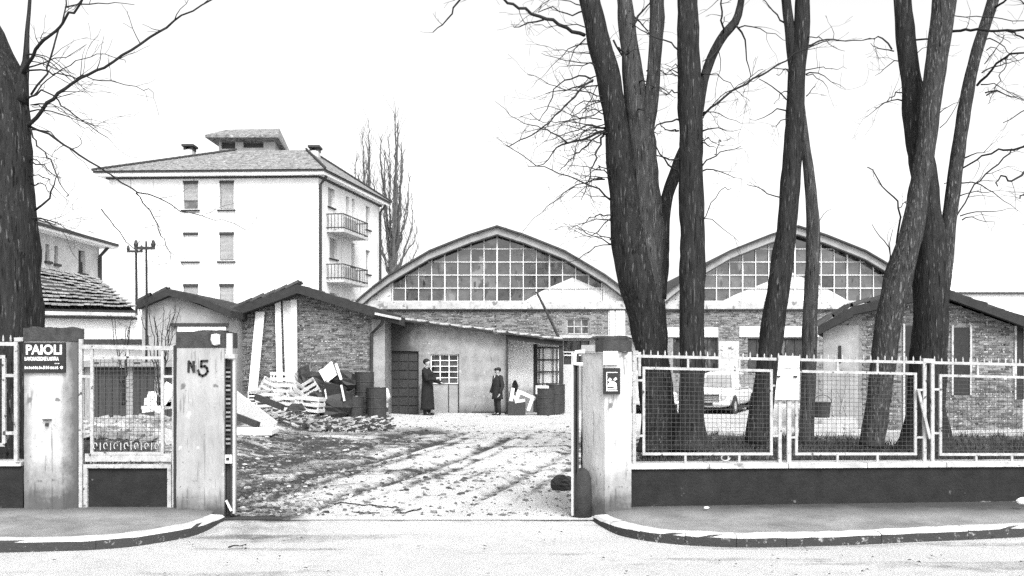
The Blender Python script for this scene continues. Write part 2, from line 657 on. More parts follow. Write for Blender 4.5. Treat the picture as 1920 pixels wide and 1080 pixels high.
# ------------------------------------------------------------------ ground
def mud_amount(x, y):
    """0 = pale trodden gravel, 1 = churned mud"""
    px = CX + F * x / y
    edge = x + 2.0 - .075 * (y - 11) + (fbm(x * .8, y * .8, 3, 5) - .5) * 1.6
    left = sstep(.35, -1.0, edge)
    right = np.maximum(sstep(.3, 1.0, x - .2) * sstep(16.5, 11.5, y), .8 * sstep(.4, 2.0, x) * sstep(12, 15, y) * sstep(24, 18, y))
    far = sstep(23, 27, y)
    m = .09 + .36 * left + .30 * right + .14 * left * sstep(17, 12, y)
    # patchy churn and cross streaks left by turning lorries
    m = m + .30 * sstep(.50, .68, fbm(x * .7, y * .55, 4, 41)) * sstep(26, 22, y) * (.55 + .45 * left)
    m = m + .26 * sstep(.55, .66, fbm(x * .5 - y * .1, y * 2.4 - x * .5, 4, 44)) * sstep(13, 15, y) * sstep(26, 23, y)
    m = m - .25 * sstep(.50, .68, fbm(x * .9, y * .7, 4, 47)) * left
    # wheel ruts swinging in from the left of the gate towards the sheds
    yy = np.maximum(y - 11, 0)
    for off, amp, wd in ((0.0, .42, .15), (.42, .3, .08), (1.3, .42, .15), (1.75, .3, .08), (-1.2, .3, .12), (3.0, .3, .10), (3.5, .25, .07), (2.3, .22, .07)):
        rx = -3.7 + off + .27 * yy - .0045 * yy ** 2
        m = m + amp * np.exp(-((x - rx) / wd) ** 2) * sstep(10.8, 12.0, y) * sstep(27, 20, y) * (.4 + .9 * fbm(x * .6 + off, y * .9, 3, 15))
    m = m * (1 - .75 * far) + .03
    # gardens either side: dull winter grass and leaf litter
    gr = sstep(1.5, 2.2, x - .03 * y) * sstep(23, 19, y)
    gl = sstep(-3.8, -4.6, x + .06 * (y - 11)) * sstep(26, 20, y)
    m = np.maximum(m, gr * .60)
    m = np.maximum(m, gl * .42)
    return np.clip(m, 0, 1)


def ground_h(x, y):
    x, y = np.asarray(x, float), np.asarray(y, float)
    z = .02 + .035 * sstep(9.7, 10.6, y)
    inside = sstep(10.5, 11.5, y)
    z = z + inside * (fbm(x * .5, y * .5, 3, 2) - .5) * .12
    z = z + inside * .16 * sstep(1.6, 2.6, x - .03 * y) * sstep(24, 19, y)
    z = z + inside * .14 * sstep(-3.9, -5.0, x + .06 * (y - 11))
    md = mud_amount(x, y)
    z = z + inside * np.minimum(md + .12, 1) * (fbm(x * 6, y * 6, 4, 9) - .5) * .10 * sstep(40, 14, y)
    yy = np.maximum(y - 11, 0)
    for off, wd in ((0.0, .16), (1.3, .16), (-1.2, .14), (3.0, .12)):
        rx = -3.7 + off + .27 * yy - .0045 * yy ** 2
        z = z + inside * sstep(27, 20, y) * (-.04 * np.exp(-((x - rx) / wd) ** 2) + .02 * np.exp(-((np.abs(x - rx) - 1.7 * wd) / (.7 * wd)) ** 2))
    z = z + inside * .28 * np.exp(-((x + 6.6) / 1.3) ** 2 - ((y - 25.0) / 2.2) ** 2)
    z = z + inside * .22 * np.exp(-((x + 7.2) / 1.6) ** 2 - ((y - 18.0) / 2.4) ** 2)
    return z


def gh(x, y):
    return float(ground_h(np.array([x]), np.array([y]))[0])


_lx, _ly = np.linspace(-22, 22, 441), np.linspace(10.4, 35, 247)
_LX, _LY = np.meshgrid(_lx, _ly, indexing='ij')
LUT_M, LUT_H = mud_amount(_LX, _LY), ground_h(_LX, _LY)


def lut(T, x, y):
    i = min(439.999, max(0, (x + 22) * 10)); j = min(245.999, max(0, (y - 10.4) * 10))
    a, b = int(i), int(j)
    f, g = i - a, j - b
    return float((T[a, b] * (1 - f) + T[a + 1, b] * f) * (1 - g) + (T[a, b + 1] * (1 - f) + T[a + 1, b + 1] * f) * g)


def ghl(x, y):
    return lut(LUT_H, x, y) if y > 10.5 else gh(x, y)


def sheet(name, ys, us, zf, m, kind='structure', wf=None, mud=None):
    Yg, U = np.meshgrid(ys, us, indexing='ij')
    Xg = U * (wf(Yg) if wf else 1)
    Zg = zf(Xg, Yg)
    nv, nu = Yg.shape
    co = np.stack([Xg, Yg, Zg], -1).reshape(-1, 3)
    idx = np.arange(nv * nu).reshape(nv, nu)
    q = np.stack([idx[:-1, :-1], idx[:-1, 1:], idx[1:, 1:], idx[1:, :-1]], -1).reshape(-1, 4)
    me = bpy.data.meshes.new(name)
    me.vertices.add(len(co))
    me.vertices.foreach_set('co', co.ravel().astype(np.float32))
    me.loops.add(q.size)
    me.loops.foreach_set('vertex_index', q.ravel().astype(np.int32))
    me.polygons.add(len(q))
    me.polygons.foreach_set('loop_start', (np.arange(len(q)) * 4).astype(np.int32))
    me.polygons.foreach_set('use_smooth', np.ones(len(q), bool))
    me.update(calc_edges=True)
    at = me.attributes.new('mud', 'FLOAT', 'POINT')
    at.data.foreach_set('value', (mud(Xg, Yg) if mud is not None else np.zeros_like(Xg)).ravel().astype(np.float32))
    me.materials.append(m)
    o = bpy.data.objects.new(name, me)
    COL.objects.link(o)
    o['kind'] = kind
    return o


# far ground to the horizon, just below the yard
sheet('ground', np.array([-300., 500.]), np.array([-500., 500.]), lambda x, y: x * 0 - .12, M_yard, mud=lambda x, y: x * 0 + .3)
# road
ys = np.concatenate([np.linspace(-40, 6, 20), np.linspace(6.1, 10.46, 90)])
sheet('road', ys, np.concatenate([np.linspace(-60, -8, 20), np.linspace(-7.8, 7.8, 190), np.linspace(8, 60, 20)]),
      lambda x, y: .0 + .045 * sstep(9.7, 10.46, y) + (fbm(x * 1.2, y * 1.2, 3, 3) - .5) * .012, M_road,
      mud=lambda x, y: .12 + .16 * fbm(x * .9, y * .9, 3, 21) + .20 * sstep(.56, .72, fbm(x * .45, y * 4.5, 4, 31)) + .35 * np.exp(-((y - 10.44) / .05) ** 2) * sstep(.52, .7, fbm(x * 1.6, y, 3, 8))
      + .18 * np.exp(-((np.abs(x - .1) - 2.9) / .7) ** 2) * sstep(8.9, 10.2, y))
# yard
t = np.linspace(0, 1, 330)
ysd = 10.45 + (60 - 10.45) * (t * .25 + .75 * t ** 2.4)
sheet('yard_ground', ysd, np.linspace(-1, 1, 420), ground_h, M_yard, wf=lambda y: 8.5 + .62 * (y - 10.45) + 0 * y, mud=mud_amount)

# pavements with kerb stones
KERB_L = [(-10.5, 8.7), (-7.6, 8.80), (-6.0, 8.86), (-4.9, 8.92), (-4.0, 9.02), (-3.55, 9.22), (-3.25, 9.58), (-3.10, 9.98), (-3.05, 10.42)]
KERB_R = [(.86, 10.42), (.95, 10.08), (1.12, 9.72), (1.36, 9.44), (1.72, 9.26), (2.2, 9.18), (3.2, 9.3), (4.3, 9.55), (6.0, 9.9), (10.0, 10.42)]


def polyline(pts, step):
    """Catmull-Rom through pts, resampled by arc length"""
    P = [Vector(p) for p in pts]
    dense = []
    for i in range(len(P) - 1):
        p0, p1, p2, p3 = P[max(i - 1, 0)], P[i], P[i + 1], P[min(i + 2, len(P) - 1)]
        for k in range(12):
            u = k / 12
            dense.append(.5 * ((2 * p1) + (p2 - p0) * u + (2 * p0 - 5 * p1 + 4 * p2 - p3) * u * u + (3 * p1 - p0 - 3 * p2 + p3) * u ** 3))
    dense.append(P[-1])
    L = [0]
    for i in range(1, len(dense)):
        L.append(L[-1] + (dense[i] - dense[i - 1]).length)
    n = max(2, int(round(L[-1] / step)) + 1)
    out, j = [], 0
    for i in range(n):
        s = L[-1] * i / (n - 1)
        while j < len(L) - 2 and L[j + 1] < s:
            j += 1
        f = (s - L[j]) / max(1e-9, L[j + 1] - L[j])
        out.append(dense[j].lerp(dense[j + 1], min(1, max(0, f))))
    return out


def kerb_dirt_and_shade():  # dirt on upright kerb faces, with their shade painted in
    m = M_kerb
    nt = m.node_tree
    bs = [n for n in nt.nodes if n.type == 'BSDF_PRINCIPLED'][0]
    src = bs.inputs['Base Color'].links[0].from_socket
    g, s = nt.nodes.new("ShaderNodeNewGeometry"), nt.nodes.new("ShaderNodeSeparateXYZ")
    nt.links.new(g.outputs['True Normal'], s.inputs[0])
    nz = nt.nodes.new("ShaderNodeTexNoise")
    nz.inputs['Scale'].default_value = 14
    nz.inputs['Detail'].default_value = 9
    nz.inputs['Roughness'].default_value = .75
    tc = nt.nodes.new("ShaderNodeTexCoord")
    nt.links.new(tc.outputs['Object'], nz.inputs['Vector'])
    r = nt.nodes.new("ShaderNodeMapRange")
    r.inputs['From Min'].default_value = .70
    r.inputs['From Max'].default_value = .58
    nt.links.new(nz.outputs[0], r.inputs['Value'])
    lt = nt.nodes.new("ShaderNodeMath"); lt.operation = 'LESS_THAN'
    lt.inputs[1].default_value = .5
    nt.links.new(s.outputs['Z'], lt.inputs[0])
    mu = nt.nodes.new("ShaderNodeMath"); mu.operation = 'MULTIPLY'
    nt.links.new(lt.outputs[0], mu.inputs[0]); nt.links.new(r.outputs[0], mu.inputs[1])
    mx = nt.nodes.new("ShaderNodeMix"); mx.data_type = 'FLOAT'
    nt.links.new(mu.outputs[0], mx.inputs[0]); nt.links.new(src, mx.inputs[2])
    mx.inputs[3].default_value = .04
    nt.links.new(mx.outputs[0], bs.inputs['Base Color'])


kerb_dirt_and_shade()


def pavement(kerb, side, inner):
    pts = polyline([(a, b, 0) for a, b in kerb], .12)
    mb = MB()
    zin = .16
    top, off = .105, .15
    # inner offset line
    ins = []
    for i, p in enumerate(pts):
        d = (pts[min(i + 1, len(pts) - 1)] - pts[max(i - 1, 0)]).normalized()
        n = Vector((-d.y, d.x, 0))
        if n.y < 0:
            n = -n
        if side < 0 and d.x >= 0 and abs(d.y) > .5:
            n = Vector((-abs(d.y), d.x, 0))
        ins.append(p + n * off)
    for i in range(len(ins) - 1):
        a, b = ins[i], ins[i + 1]
        q = [Vector((a.x, a.y, top)), Vector((b.x, b.y, top))]
        yb = 10.95 + (max(0, a.x - 1.3) * .09 if side > 0 else 0)
        n = 6
        for k in range(n):
            f0, f1 = k / n, (k + 1) / n
            za, zb = top + (zin - top) * f0, top + (zin - top) * f1
            mb.add([(a.x, a.y + (yb - a.y) * f0, za), (b.x, b.y + (yb - b.y) * f0, za), (b.x, b.y + (yb - b.y) * f1, zb), (a.x, a.y + (yb - a.y) * f1, zb)], [(0, 1, 2, 3)])
    pv = mb.build('pavement', M_asph, kind='structure')
    # stones
    i = 0
    while i < len(pts) - 1:
        bend = abs(pts[i].x) < 3.8 and (side < 0 or pts[i].x < 2.2)
        n = 4 if bend else 8
        j = min(len(pts) - 1, i + n)
        mb = MB()
        g = .002
        dz = rng.uniform(-.003, .003)
        outer = [pts[k].copy() for k in range(i, j + 1)]
        inner_ = [ins[k].copy() for k in range(i, j + 1)]
        d0 = (outer[1] - outer[0]).normalized() * g
        outer[0] += d0; inner_[0] += d0
        outer[-1] -= d0; inner_[-1] -= d0
        m = len(outer)
        vs_ = []
        for lst, z, push in ((outer, -.05, 0), (outer, top - .02 + dz, 0), (outer, top + .005 + dz, .02), (inner_, top + .008 + dz, 0), (inner_, -.05, 0)):
            for k in range(m):
                p = lst[k].lerp(inner_[k], push / off) if push else lst[k]
                jit = rng.uniform(-.007, .007) if z > 0 else 0
                vs_.append((p.x + jit * .6, p.y + jit, z + jit * .5))
        fs = []
        for r_ in range(4):
            for k in range(m - 1):
                fs.append((r_ * m + k, r_ * m + k + 1, (r_ + 1) * m + k + 1, (r_ + 1) * m + k))
        fs.append(tuple(r_ * m for r_ in range(5)))
        fs.append(tuple(r_ * m + m - 1 for r_ in range(4, -1, -1)))
        mb.add(vs_, fs)
        mb.build('kerb_stone', M_kerb, pv)
        i = j
    return pv


pavement(KERB_L, -1, None)
pavement(KERB_R, 1, None)

# ------------------------------------------------------------------ the two workshop halls
HY = 38.0
HK = F / HY
_H = [(1.07, 6.58), (1.6, 6.37), (2.6, 5.97), (3.5, 5.44), (4.15, 5.05), (4.75, 4.60), (5.2, 4.22), (5.42, 4.02)]
PROFILE = [(-a, b) for a, b in reversed(_H)] + [(0, 6.92)] + list(_H)


def hall(cx, wx0, wx1, label, refl, openings, wlabel, lintels, plaster=None):
    t = thing('workshop_hall', label, 'industrial building', (cx, HY, 0), 'vaulted workshop halls behind the yard')
    prof = [(cx + a, b) for a, b in PROFILE]
    # vaulted roof: two-layer shell running back
    mb = MB()
    sec = [Vector((a, HY - .35, b)) for a, b in prof] + [Vector((a, HY - .35, b - .07)) for a, b in reversed(prof)]
    n = len(prof)
    for i in range(n - 1):
        a, b = prof[i], prof[i + 1]
        mb.prism([(a[0], HY - .35, a[1]), (b[0], HY - .35, b[1]), (b[0], HY - .35, b[1] - .07), (a[0], HY - .35, a[1] - .07)], (0, 26, 0))
    mb.build('roof', M_rooft, t)
    # pale fascia following the vault
    mb = MB()
    for i in range(n - 1):
        a, b = prof[i], prof[i + 1]
        mb.prism([(a[0], HY - .22, a[1] - .075), (b[0], HY - .22, b[1] - .075), (b[0], HY - .22, b[1] - .33), (a[0], HY - .22, a[1] - .33)], (0, .2, 0))
    mb.build('fascia', M_plaster, t)
    mb = MB()
    for i in range(n - 1):
        a, b = prof[i], prof[i + 1]
        mb.prism([(a[0], HY - .24, a[1] - .335), (b[0], HY - .24, b[1] - .335), (b[0], HY - .24, b[1] - .385), (a[0], HY - .24, a[1] - .385)], (0, .3, 0))
    mb.build('fascia_shadow_line', M_dark, t)  # dark strip painted in for the shadow gap under the fascia
    # gable fields left and right of the glazing, behind it
    inner = [(a, b - .345) for a, b in prof]
    z0, half = 4.03, 4.10
    conv = [(cx - half, z0), (cx + half, z0)] + [p for p in reversed(inner) if abs(p[0] - cx) < 5.3]
    conv_full = [(inner[0][0], 3.6), (inner[-1][0], 3.6)] + list(reversed(inner))
    mb = MB()
    for a, b in ((cx - 5.42, cx - half), (cx + half, cx + 5.42)):
        pl = clip_convex([(a, 3.7), (b, 3.7), (b, 7), (a, 7)], conv_full)
        if pl:
            MB().prism([(x, HY, z) for x, z in pl], (0, .2, 0)).build('gable_plaster', M_mott, t)
    mb = MB()
    pl = clip_convex([(cx - half, 3.7), (cx + half, 3.7), (cx + half, 7), (cx - half, 7)], conv_full)
    mb.prism([(x, HY + .24, z) for x, z in pl], (0, .1, 0))
    mb.build('inner_lining', M_roofd, t)
    # panes, one by one
    cw, rh = .507, .505
    top = [p for p in inner]
    conv_g = [(cx - half, z0), (cx + half, z0), (cx + half, 9), (cx - half, 9)]
    for i in range(-8, 8):
        for j in range(0, 6):
            q = [(cx + i * cw + .022, z0 + j * rh + .022), (cx + (i + 1) * cw - .022, z0 + j * rh + .022), (cx + (i + 1) * cw - .022, z0 + (j + 1) * rh - .022), (cx + i * cw + .022, z0 + (j + 1) * rh - .022)]
            q = clip_convex(clip_convex(q, conv_full), conv_g)
            if area(q) < .006:
                continue
            mb = MB()
            tx, tz = rng.uniform(-.006, .006), rng.uniform(-.006, .006)
            mx_, mz_ = cx + (i + .5) * cw, z0 + (j + .5) * rh
            mb.prism([(x, HY + .16 + (x - mx_) * tx * 3 + (z - mz_) * tz * 3, z) for x, z in q], (0, .006, 0))
            p = mb.build('pane', M_glass, t)
            if refl:
                lp = clip_convex(q, refl)
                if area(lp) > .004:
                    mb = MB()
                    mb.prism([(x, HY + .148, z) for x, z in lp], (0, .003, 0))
                    mb.build('reflection_and_pale_paint', M_palerefl, p)  # reflection of a pale house, painted as a thin layer on the glass
    # glazing bars, one by one
    for i in range(-8, 9):
        x = cx + i * cw
        xx = abs(x - cx)
        zt = 4
        for k in range(n - 1):
            if inner[k][0] <= x <= inner[k + 1][0]:
                f = (x - inner[k][0]) / (inner[k + 1][0] - inner[k][0])
                zt = inner[k][1] + f * (inner[k + 1][1] - inner[k][1])
        if zt > z0 + .05:
            w = .032 if i % 4 else .05
            MB().span(x - w / 2, x + w / 2, HY + .10, HY + .145, z0, zt).build('glazing_bar', M_whitep, t)
    for j in range(0, 6):
        z = z0 + j * rh
        xs = [inner[k][0] + (z - inner[k][1]) / (inner[k + 1][1] - inner[k][1]) * (inner[k + 1][0] - inner[k][0]) for k in range(n // 2) if inner[k][1] <= z <= inner[k + 1][1]]
        if xs:
            a = max(xs[0], cx - half)
            MB().span(a, 2 * cx - a, HY + .09, HY + .14, z - .014, z + .014).build('glazing_bar', M_whitep, t)
    # concrete ring beam, wall and bricks
    MB().span(wx0, wx1, HY - .1, HY + .2, 3.72, 4.02).build('ring_beam', M_conc, t)
    MB().span(wx0, wx1, HY - .12, HY + .1, 3.665, 3.715).build('drip_edge', M_dark, t)
    mb = MB()
    ops = [(a - wx0, b - wx0, c, d) for a, b, c, d in openings]
    facade(mb, (wx0, HY), (1, 0), wx1 - wx0, -.1, 3.72, ops, .2)
    mb.span(wx0, wx0 + .2, HY + .01, HY + 26, -.1, 4.1)
    mb.span(wx1 - .2, wx1, HY + .01, HY + 26, -.1, 4.1)
    mb.build('wall', M_mortar, t)
    mb = MB()
    lint = [(a - wx0, b - wx0, c, d) for a, b, c, d in lintels]
    bricks(mb, (wx0, HY), (1, 0), wx1 - wx0, 1.4, lambda x: 3.68, ops + lint, .22, .065, .018, .010, seed=int(cx * 10) + 50, skip=.10)
    mb.build('brickwork', M_brick, t, kind='stuff')
    for a, b, c, d in lintels:
        MB().span(a, b, HY - .05, HY + .02, c, d).build('render_band', M_palerefl if d - c < 1 else M_mott, t)
    for (a, b, c, d) in openings:
        mb = MB()
        mb.span(a + .01, b - .01, HY + .12, HY + .16, c + .01, d - .01)
        wf = mb.build('window', M_glass, t)
        mb = MB()
        nb = max(3, int((b - a) / .33))
        for k in range(nb + 1):
            x = a + .03 + (b - a - .06) * k / nb
            mb.span(x - .02, x + .02, HY + .08, HY + .118, c + .01, d - .01)
        for z in (c + .03, (c + d) / 2, d - .03):
            mb.span(a + .01, b - .01, HY + .085, HY + .115, z - .02, z + .02)
        mb.build('glazing_bars', M_iron if wlabel else M_dark, wf)
    return t


def hp(px, py, Y=HY):
    return (X(px, Y), Z(py, Y))


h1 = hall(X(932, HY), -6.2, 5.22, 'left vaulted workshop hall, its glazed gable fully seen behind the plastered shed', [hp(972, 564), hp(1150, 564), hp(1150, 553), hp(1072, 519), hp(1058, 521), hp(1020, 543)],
          [(X(1062, HY), X(1105, HY), Z(627, HY), Z(597, HY))], True, [(X(1140, HY), X(1172, HY), 2.0, Z(583, HY))])
mbx = MB()
h2 = hall(X(1492, HY), 5.26, 17.2, 'right vaulted workshop hall, its glazed gable crossed by bare trunks', [hp(1350, 564), hp(1600, 564), hp(1560, 545), hp(1490, 505), hp(1445, 519), hp(1380, 552)],
          [(X(1262, HY), X(1346, HY), Z(700, HY), Z(633, HY)), (X(1402, HY), X(1530, HY), Z(700, HY), Z(634, HY))], False,
          [(X(1250, HY), X(1346, HY), Z(632, HY), Z(614, HY)), (X(1386, HY), X(1535, HY), Z(632, HY), Z(612, HY)), (X(1347, HY), X(1385, HY), 0, Z(640, HY))])
for a, b in ((1143, 1151), (1154, 1171)):
    MB().span(X(a, HY), X(b, HY), HY - .12, HY - .06, Z(631, HY), Z(583, HY)).build('shutter', M_white, h1)

# ------------------------------------------------------------------ apartment house far left
def apartment():
    t = thing('apartment_house', 'tall white apartment house with hipped tile roof and small rooftop lantern', 'apartment building', (-18, 66, 0))
    A = Vector((X(204, 60.6), 60.6, 0)); B = Vector((X(597, 60), 60, 0)); C = Vector((X(712, 71.5), 71.5, 0)); D = A + (C - B)
    zt = 1.75 + (675 - 330) * 60 / F
    u = (B - A).normalized(); w = (B - A).length
    u2 = (C - B).normalized(); w2 = (C - B).length
    k = 60 / F
    cols = [(343, 371), (412, 439)]
    rows = [(342, 391), (439, 488), (536, 585), (634, 660)]
    ops = []
    for c in cols:
        for r in rows:
            ops.append(((X(c[0], 60.3) - A.x), (X(c[1], 60.3) - A.x), Z(r[1], 60.2), Z(r[0], 60.2)))
    mb = MB()
    P1 = facade(mb, A, u, w, 0, zt, ops, .22)

    def right_u(px):    # distance along the right face of a pixel column
        a = (px - CX) / F
        # B + s*u2 : x/y = a
        return (a * B.y - B.x) / (u2.x - a * u2.y)

    def right_z(px, py):
        s = right_u(px)
        return Z(py, B.y + s * u2.y), s
    ops2 = []
    for x0, x1, y0, y1 in ((686, 694, 385, 428), (686, 694, 468, 512), (649, 655, 367, 410), (660, 665, 372, 412), (615, 627, 350, 385), (618, 632, 445, 482), (659, 665, 455, 498), (618, 632, 548, 580)):
        zA, s0 = right_z(x0, y1); zB, s1 = right_z(x0, y0); _, s1 = right_z(x1, y0)
        ops2.append((s0, s1, zA, zB))
    P2 = facade(mb, B, u2, w2, 0, zt, ops2, .25)
    facade(mb, C, -u, w, 0, zt)
    facade(mb, D, -u2, w2, 0, zt)
    mb.build('wall', M_apt, t)
    for i, (a, b, c, d) in enumerate(ops):
        n = Vector((u.y, -u.x, 0))
        # recess dark, roller shutter down over most of it
        fr = MB(); fr.prism([P1(a, c, .2), P1(b, c, .2), P1(b, d, .2), P1(a, d, .2)], -n * .03)
        win = fr.build('window', M_glass, t)
        low = {0: .32, 1: .92, 2: .08, 3: .78, 4: 1.0}.get(i, .06)
        mbs = MB()
        zz = d - .02
        zend = d - (d - c) * (1 - low if low < .5 else .92)
        if i == 1 or i == 2 or i == 0:
            zend = d - (d - c) * (.62 if i == 0 else .98)
        while zz > zend:
            mbs.prism([P1(a + .03, zz - .075, .1), P1(b - .03, zz - .075, .1), P1(b - .03, zz - .008, .1), P1(a + .03, zz - .008, .1)], -n * .03)
            zz -= .08
        mbs.build('roller_shutter', M_shut if i not in (1,) else M_whitep, win)
        MB().prism([P1(a - .12, c - .14, -.14), P1(b + .12, c - .14, -.14), P1(b + .12, c - .06, -.14), P1(a - .12, c - .06, -.14)], -n * .3).build('sill', M_roofd, win)
        MB().prism([P1(a - .02, d - .02, -.02), P1(b + .02, d - .02, -.02), P1(b + .02, d + .13, -.02), P1(a - .02, d + .13, -.02)], -n * .1).build('roller_gap_shade', M_dark, win)  # dark strip stands for the shade in the roller gap
    n2 = Vector((u2.y, -u2.x, 0))
    for (a, b, c, d) in ops2:
        win = MB().prism([P2(a, c, .2), P2(b, c, .2), P2(b, d, .2), P2(a, d, .2)], -n2 * .03).build('window', M_shut, t)
        MB().prism([P2(a - .1, c - .12, -.1), P2(b + .1, c - .12, -.1), P2(b + .1, c - .04, -.1), P2(a - .1, c - .04, -.1)], -n2 * .2).build('sill', M_roofd, win)
    # balconies
    for y0, y1, yr in ((432, 437, 405), (526, 531, 500)):
        za, s0 = right_z(612, y0 - 2); _, s1 = right_z(660, y0)
        bal = MB().prism([P2(s0, za - .17, 0), P2(s1, za - .17, 0), P2(s1, za, 0), P2(s0, za, 0)], n2 * 1.15).build('balcony', M_conc, t)
        mr = MB()
        for q in range(15):
            s = s0 + (s1 - s0) * q / 14
            p = P2(s, za, -1.1)
            mr.bar(p, p + Vector((0, 0, .95)), .035)
        for q in range(5):
            for s in (s0, s1):
                p = P2(s, za, -.22 * (q + .5))
                mr.bar(p, p + Vector((0, 0, .95)), .035)
        for zz in (.95, .1):
            mr.bar(P2(s0, za + zz, -1.1), P2(s1, za + zz, -1.1), .06)
            for s in (s0, s1):
                mr.bar(P2(s, za + zz, 0), P2(s, za + zz, -1.1), .06)
        mr.build('railing', M_dark, bal)
        mc = MB()
        mc.prism([P2(s0 + .3, za + .1, -1.06), P2(s0 + 2.4, za + .1, -1.06), P2(s0 + 2.4, za + .8, -1.06), P2(s0 + .3, za + .8, -1.06)], n2 * .02)
        mc.build('railing_screen', M_shut, bal)
    # eaves: white soffit board between two dark lines
    ov = .62
    def ring(o, z):
        a = A - u * o - u2 * o; b = B + u * o - u2 * o; c = C + u * o + u2 * o; d = D - u * o + u2 * o
        return [Vector((p.x, p.y, z)) for p in (a, b, c, d)]
    def slab(o, z0, z1, nm, m):
        MB().prism(ring(o, z0), (0, 0, z1 - z0)).build(nm, m, t)
    slab(.12, zt - .10, zt + .02, 'cornice', M_dark)
    slab(ov - .08, zt + .02, zt + .2, 'soffit', M_white)
    slab(ov, zt + .2, zt + .32, 'gutter', M_dark)
    zr = zt + .32
    # hipped roof up to a flat crown
    rb = ring(ov + .05, zr)
    ct = 1.75 + (675 - 284) * 65.2 / F
    cr = [A.lerp(B, .44) + (D - A) * .40, A.lerp(B, .80) + (D - A) * .40, A.lerp(B, .80) + (D - A) * .62, A.lerp(B, .44) + (D - A) * .62]
    cr = [Vector((p.x, p.y, ct)) for p in cr]
    mb = MB()
    mb.add(rb + cr, [(0, 1, 5, 4), (1, 2, 6, 5), (2, 3, 7, 6), (3, 0, 4, 7), (4, 5, 6, 7)])
    roof = mb.build('roof', M_roofm, t)
    mt = MB()
    for k_ in range(4):
        p, q = rb[k_], cr[k_]
        for s in range(22):
            a, b = p.lerp(q, s / 22), p.lerp(q, (s + 1.15) / 22)
            mt.tube([a + Vector((0, 0, .05)), b + Vector((0, 0, .09))], [.085, .065], 6)
    mt.build('hip_tile', M_rooft, roof, kind='stuff')
    # chimneys
    def chim(px, yt, yb, Y, wpx):
        c = MB()
        x = X(px, Y); wd = wpx / F * Y
        c.span(x - wd * .38, x + wd * .38, Y - .4, Y + .4, Z(yb, Y) - .6, Z(yt + 9, Y))
        ch = c.build('chimney', M_plasterl, roof)
        c = MB()
        for dx in (-.32, .32):
            c.span(x + dx * wd - .08, x + dx * wd + .08, Y - .4, Y + .4, Z(yt + 10, Y), Z(yt + 4, Y))
        c.span(x - wd * .55, x + wd * .55, Y - .55, Y + .55, Z(yt + 4, Y), Z(yt, Y))
        c.build('chimney_cap', M_dark, roof)
    chim(356, 273, 292, 66, 20)
    chim(591, 275, 305, 66, 20)
    # rooftop lantern
    Yl = 66.5
    la = Vector((X(410, Yl), Yl, 0)); lb = Vector((X(516, Yl), Yl, 0)); lc = Vector((X(541, Yl + 3.5), Yl + 3.5, 0)); ld = la + (lc - lb)
    zb, zl = ct - 1.2, Z(257, Yl)
    mb = MB()
    lo = [(X(415, Yl) - la.x, X(441, Yl) - la.x, Z(279, Yl), Z(260, Yl)), (X(456, Yl) - la.x, X(494, Yl) - la.x, Z(277, Yl), Z(259, Yl))]
    ul = (lb - la).normalized()
    PL = facade(mb, la, ul, (lb - la).length, zb, zl, lo, .3)
    facade(mb, lb, (lc - lb), (lc - lb).length, zb, zl)
    facade(mb, lc, -ul, (lb - la).length, zb, zl)
    facade(mb, ld, (la - ld), (la - ld).length, zb, zl)
    lan = mb.build('rooftop_lantern', M_plaster, t)
    for a, b, c, d in lo:
        MB().prism([PL(a, c, .25), PL(b, c, .25), PL(b, d, .25), PL(a, d, .25)], (0, .05, 0)).build('window', M_dark, lan)
    o = .7
    base = [la - ul * .7 + Vector((0, -o, 0)), lb + ul * .35 + Vector((0, -o, 0)), lc + ul * .4 + Vector((0, .5, -1.0)), ld - ul * .7 + Vector((0, .5, 0))]
    base = [Vector((p.x, p.y, zl + p.z)) for p in base]
    r0, r1 = Vector((X(425, Yl + 2), Yl + 2, Z(243, Yl + 2))), Vector((X(524, Yl + 2), Yl + 2, Z(241, Yl + 2)))
    mb = MB()
    mb.add(base + [r0, r1], [(0, 1, 5, 4), (1, 2, 5), (2, 3, 4, 5), (3, 0, 4)])
    low = [p - Vector((0, 0, .18)) for p in base]
    mb.add(base + low, [(0, 4, 5, 1), (1, 5, 6, 2), (2, 6, 7, 3), (3, 7, 4, 0), (4, 7, 6, 5)])
    mb.build('lantern_roof', M_roofm, lan)
    # rain pipes
    for P, s, d in ((P2, .1, -.1), (P2, w2 - .15, -.1)):
        pts = [P(s + .0, zt, -.5), P(s, zt - .5, -.1), P(s, 0, -.1)]
        MB().tube(pts, .085, 8).build('rain_pipe', M_dark, t)
    return t


apartment()


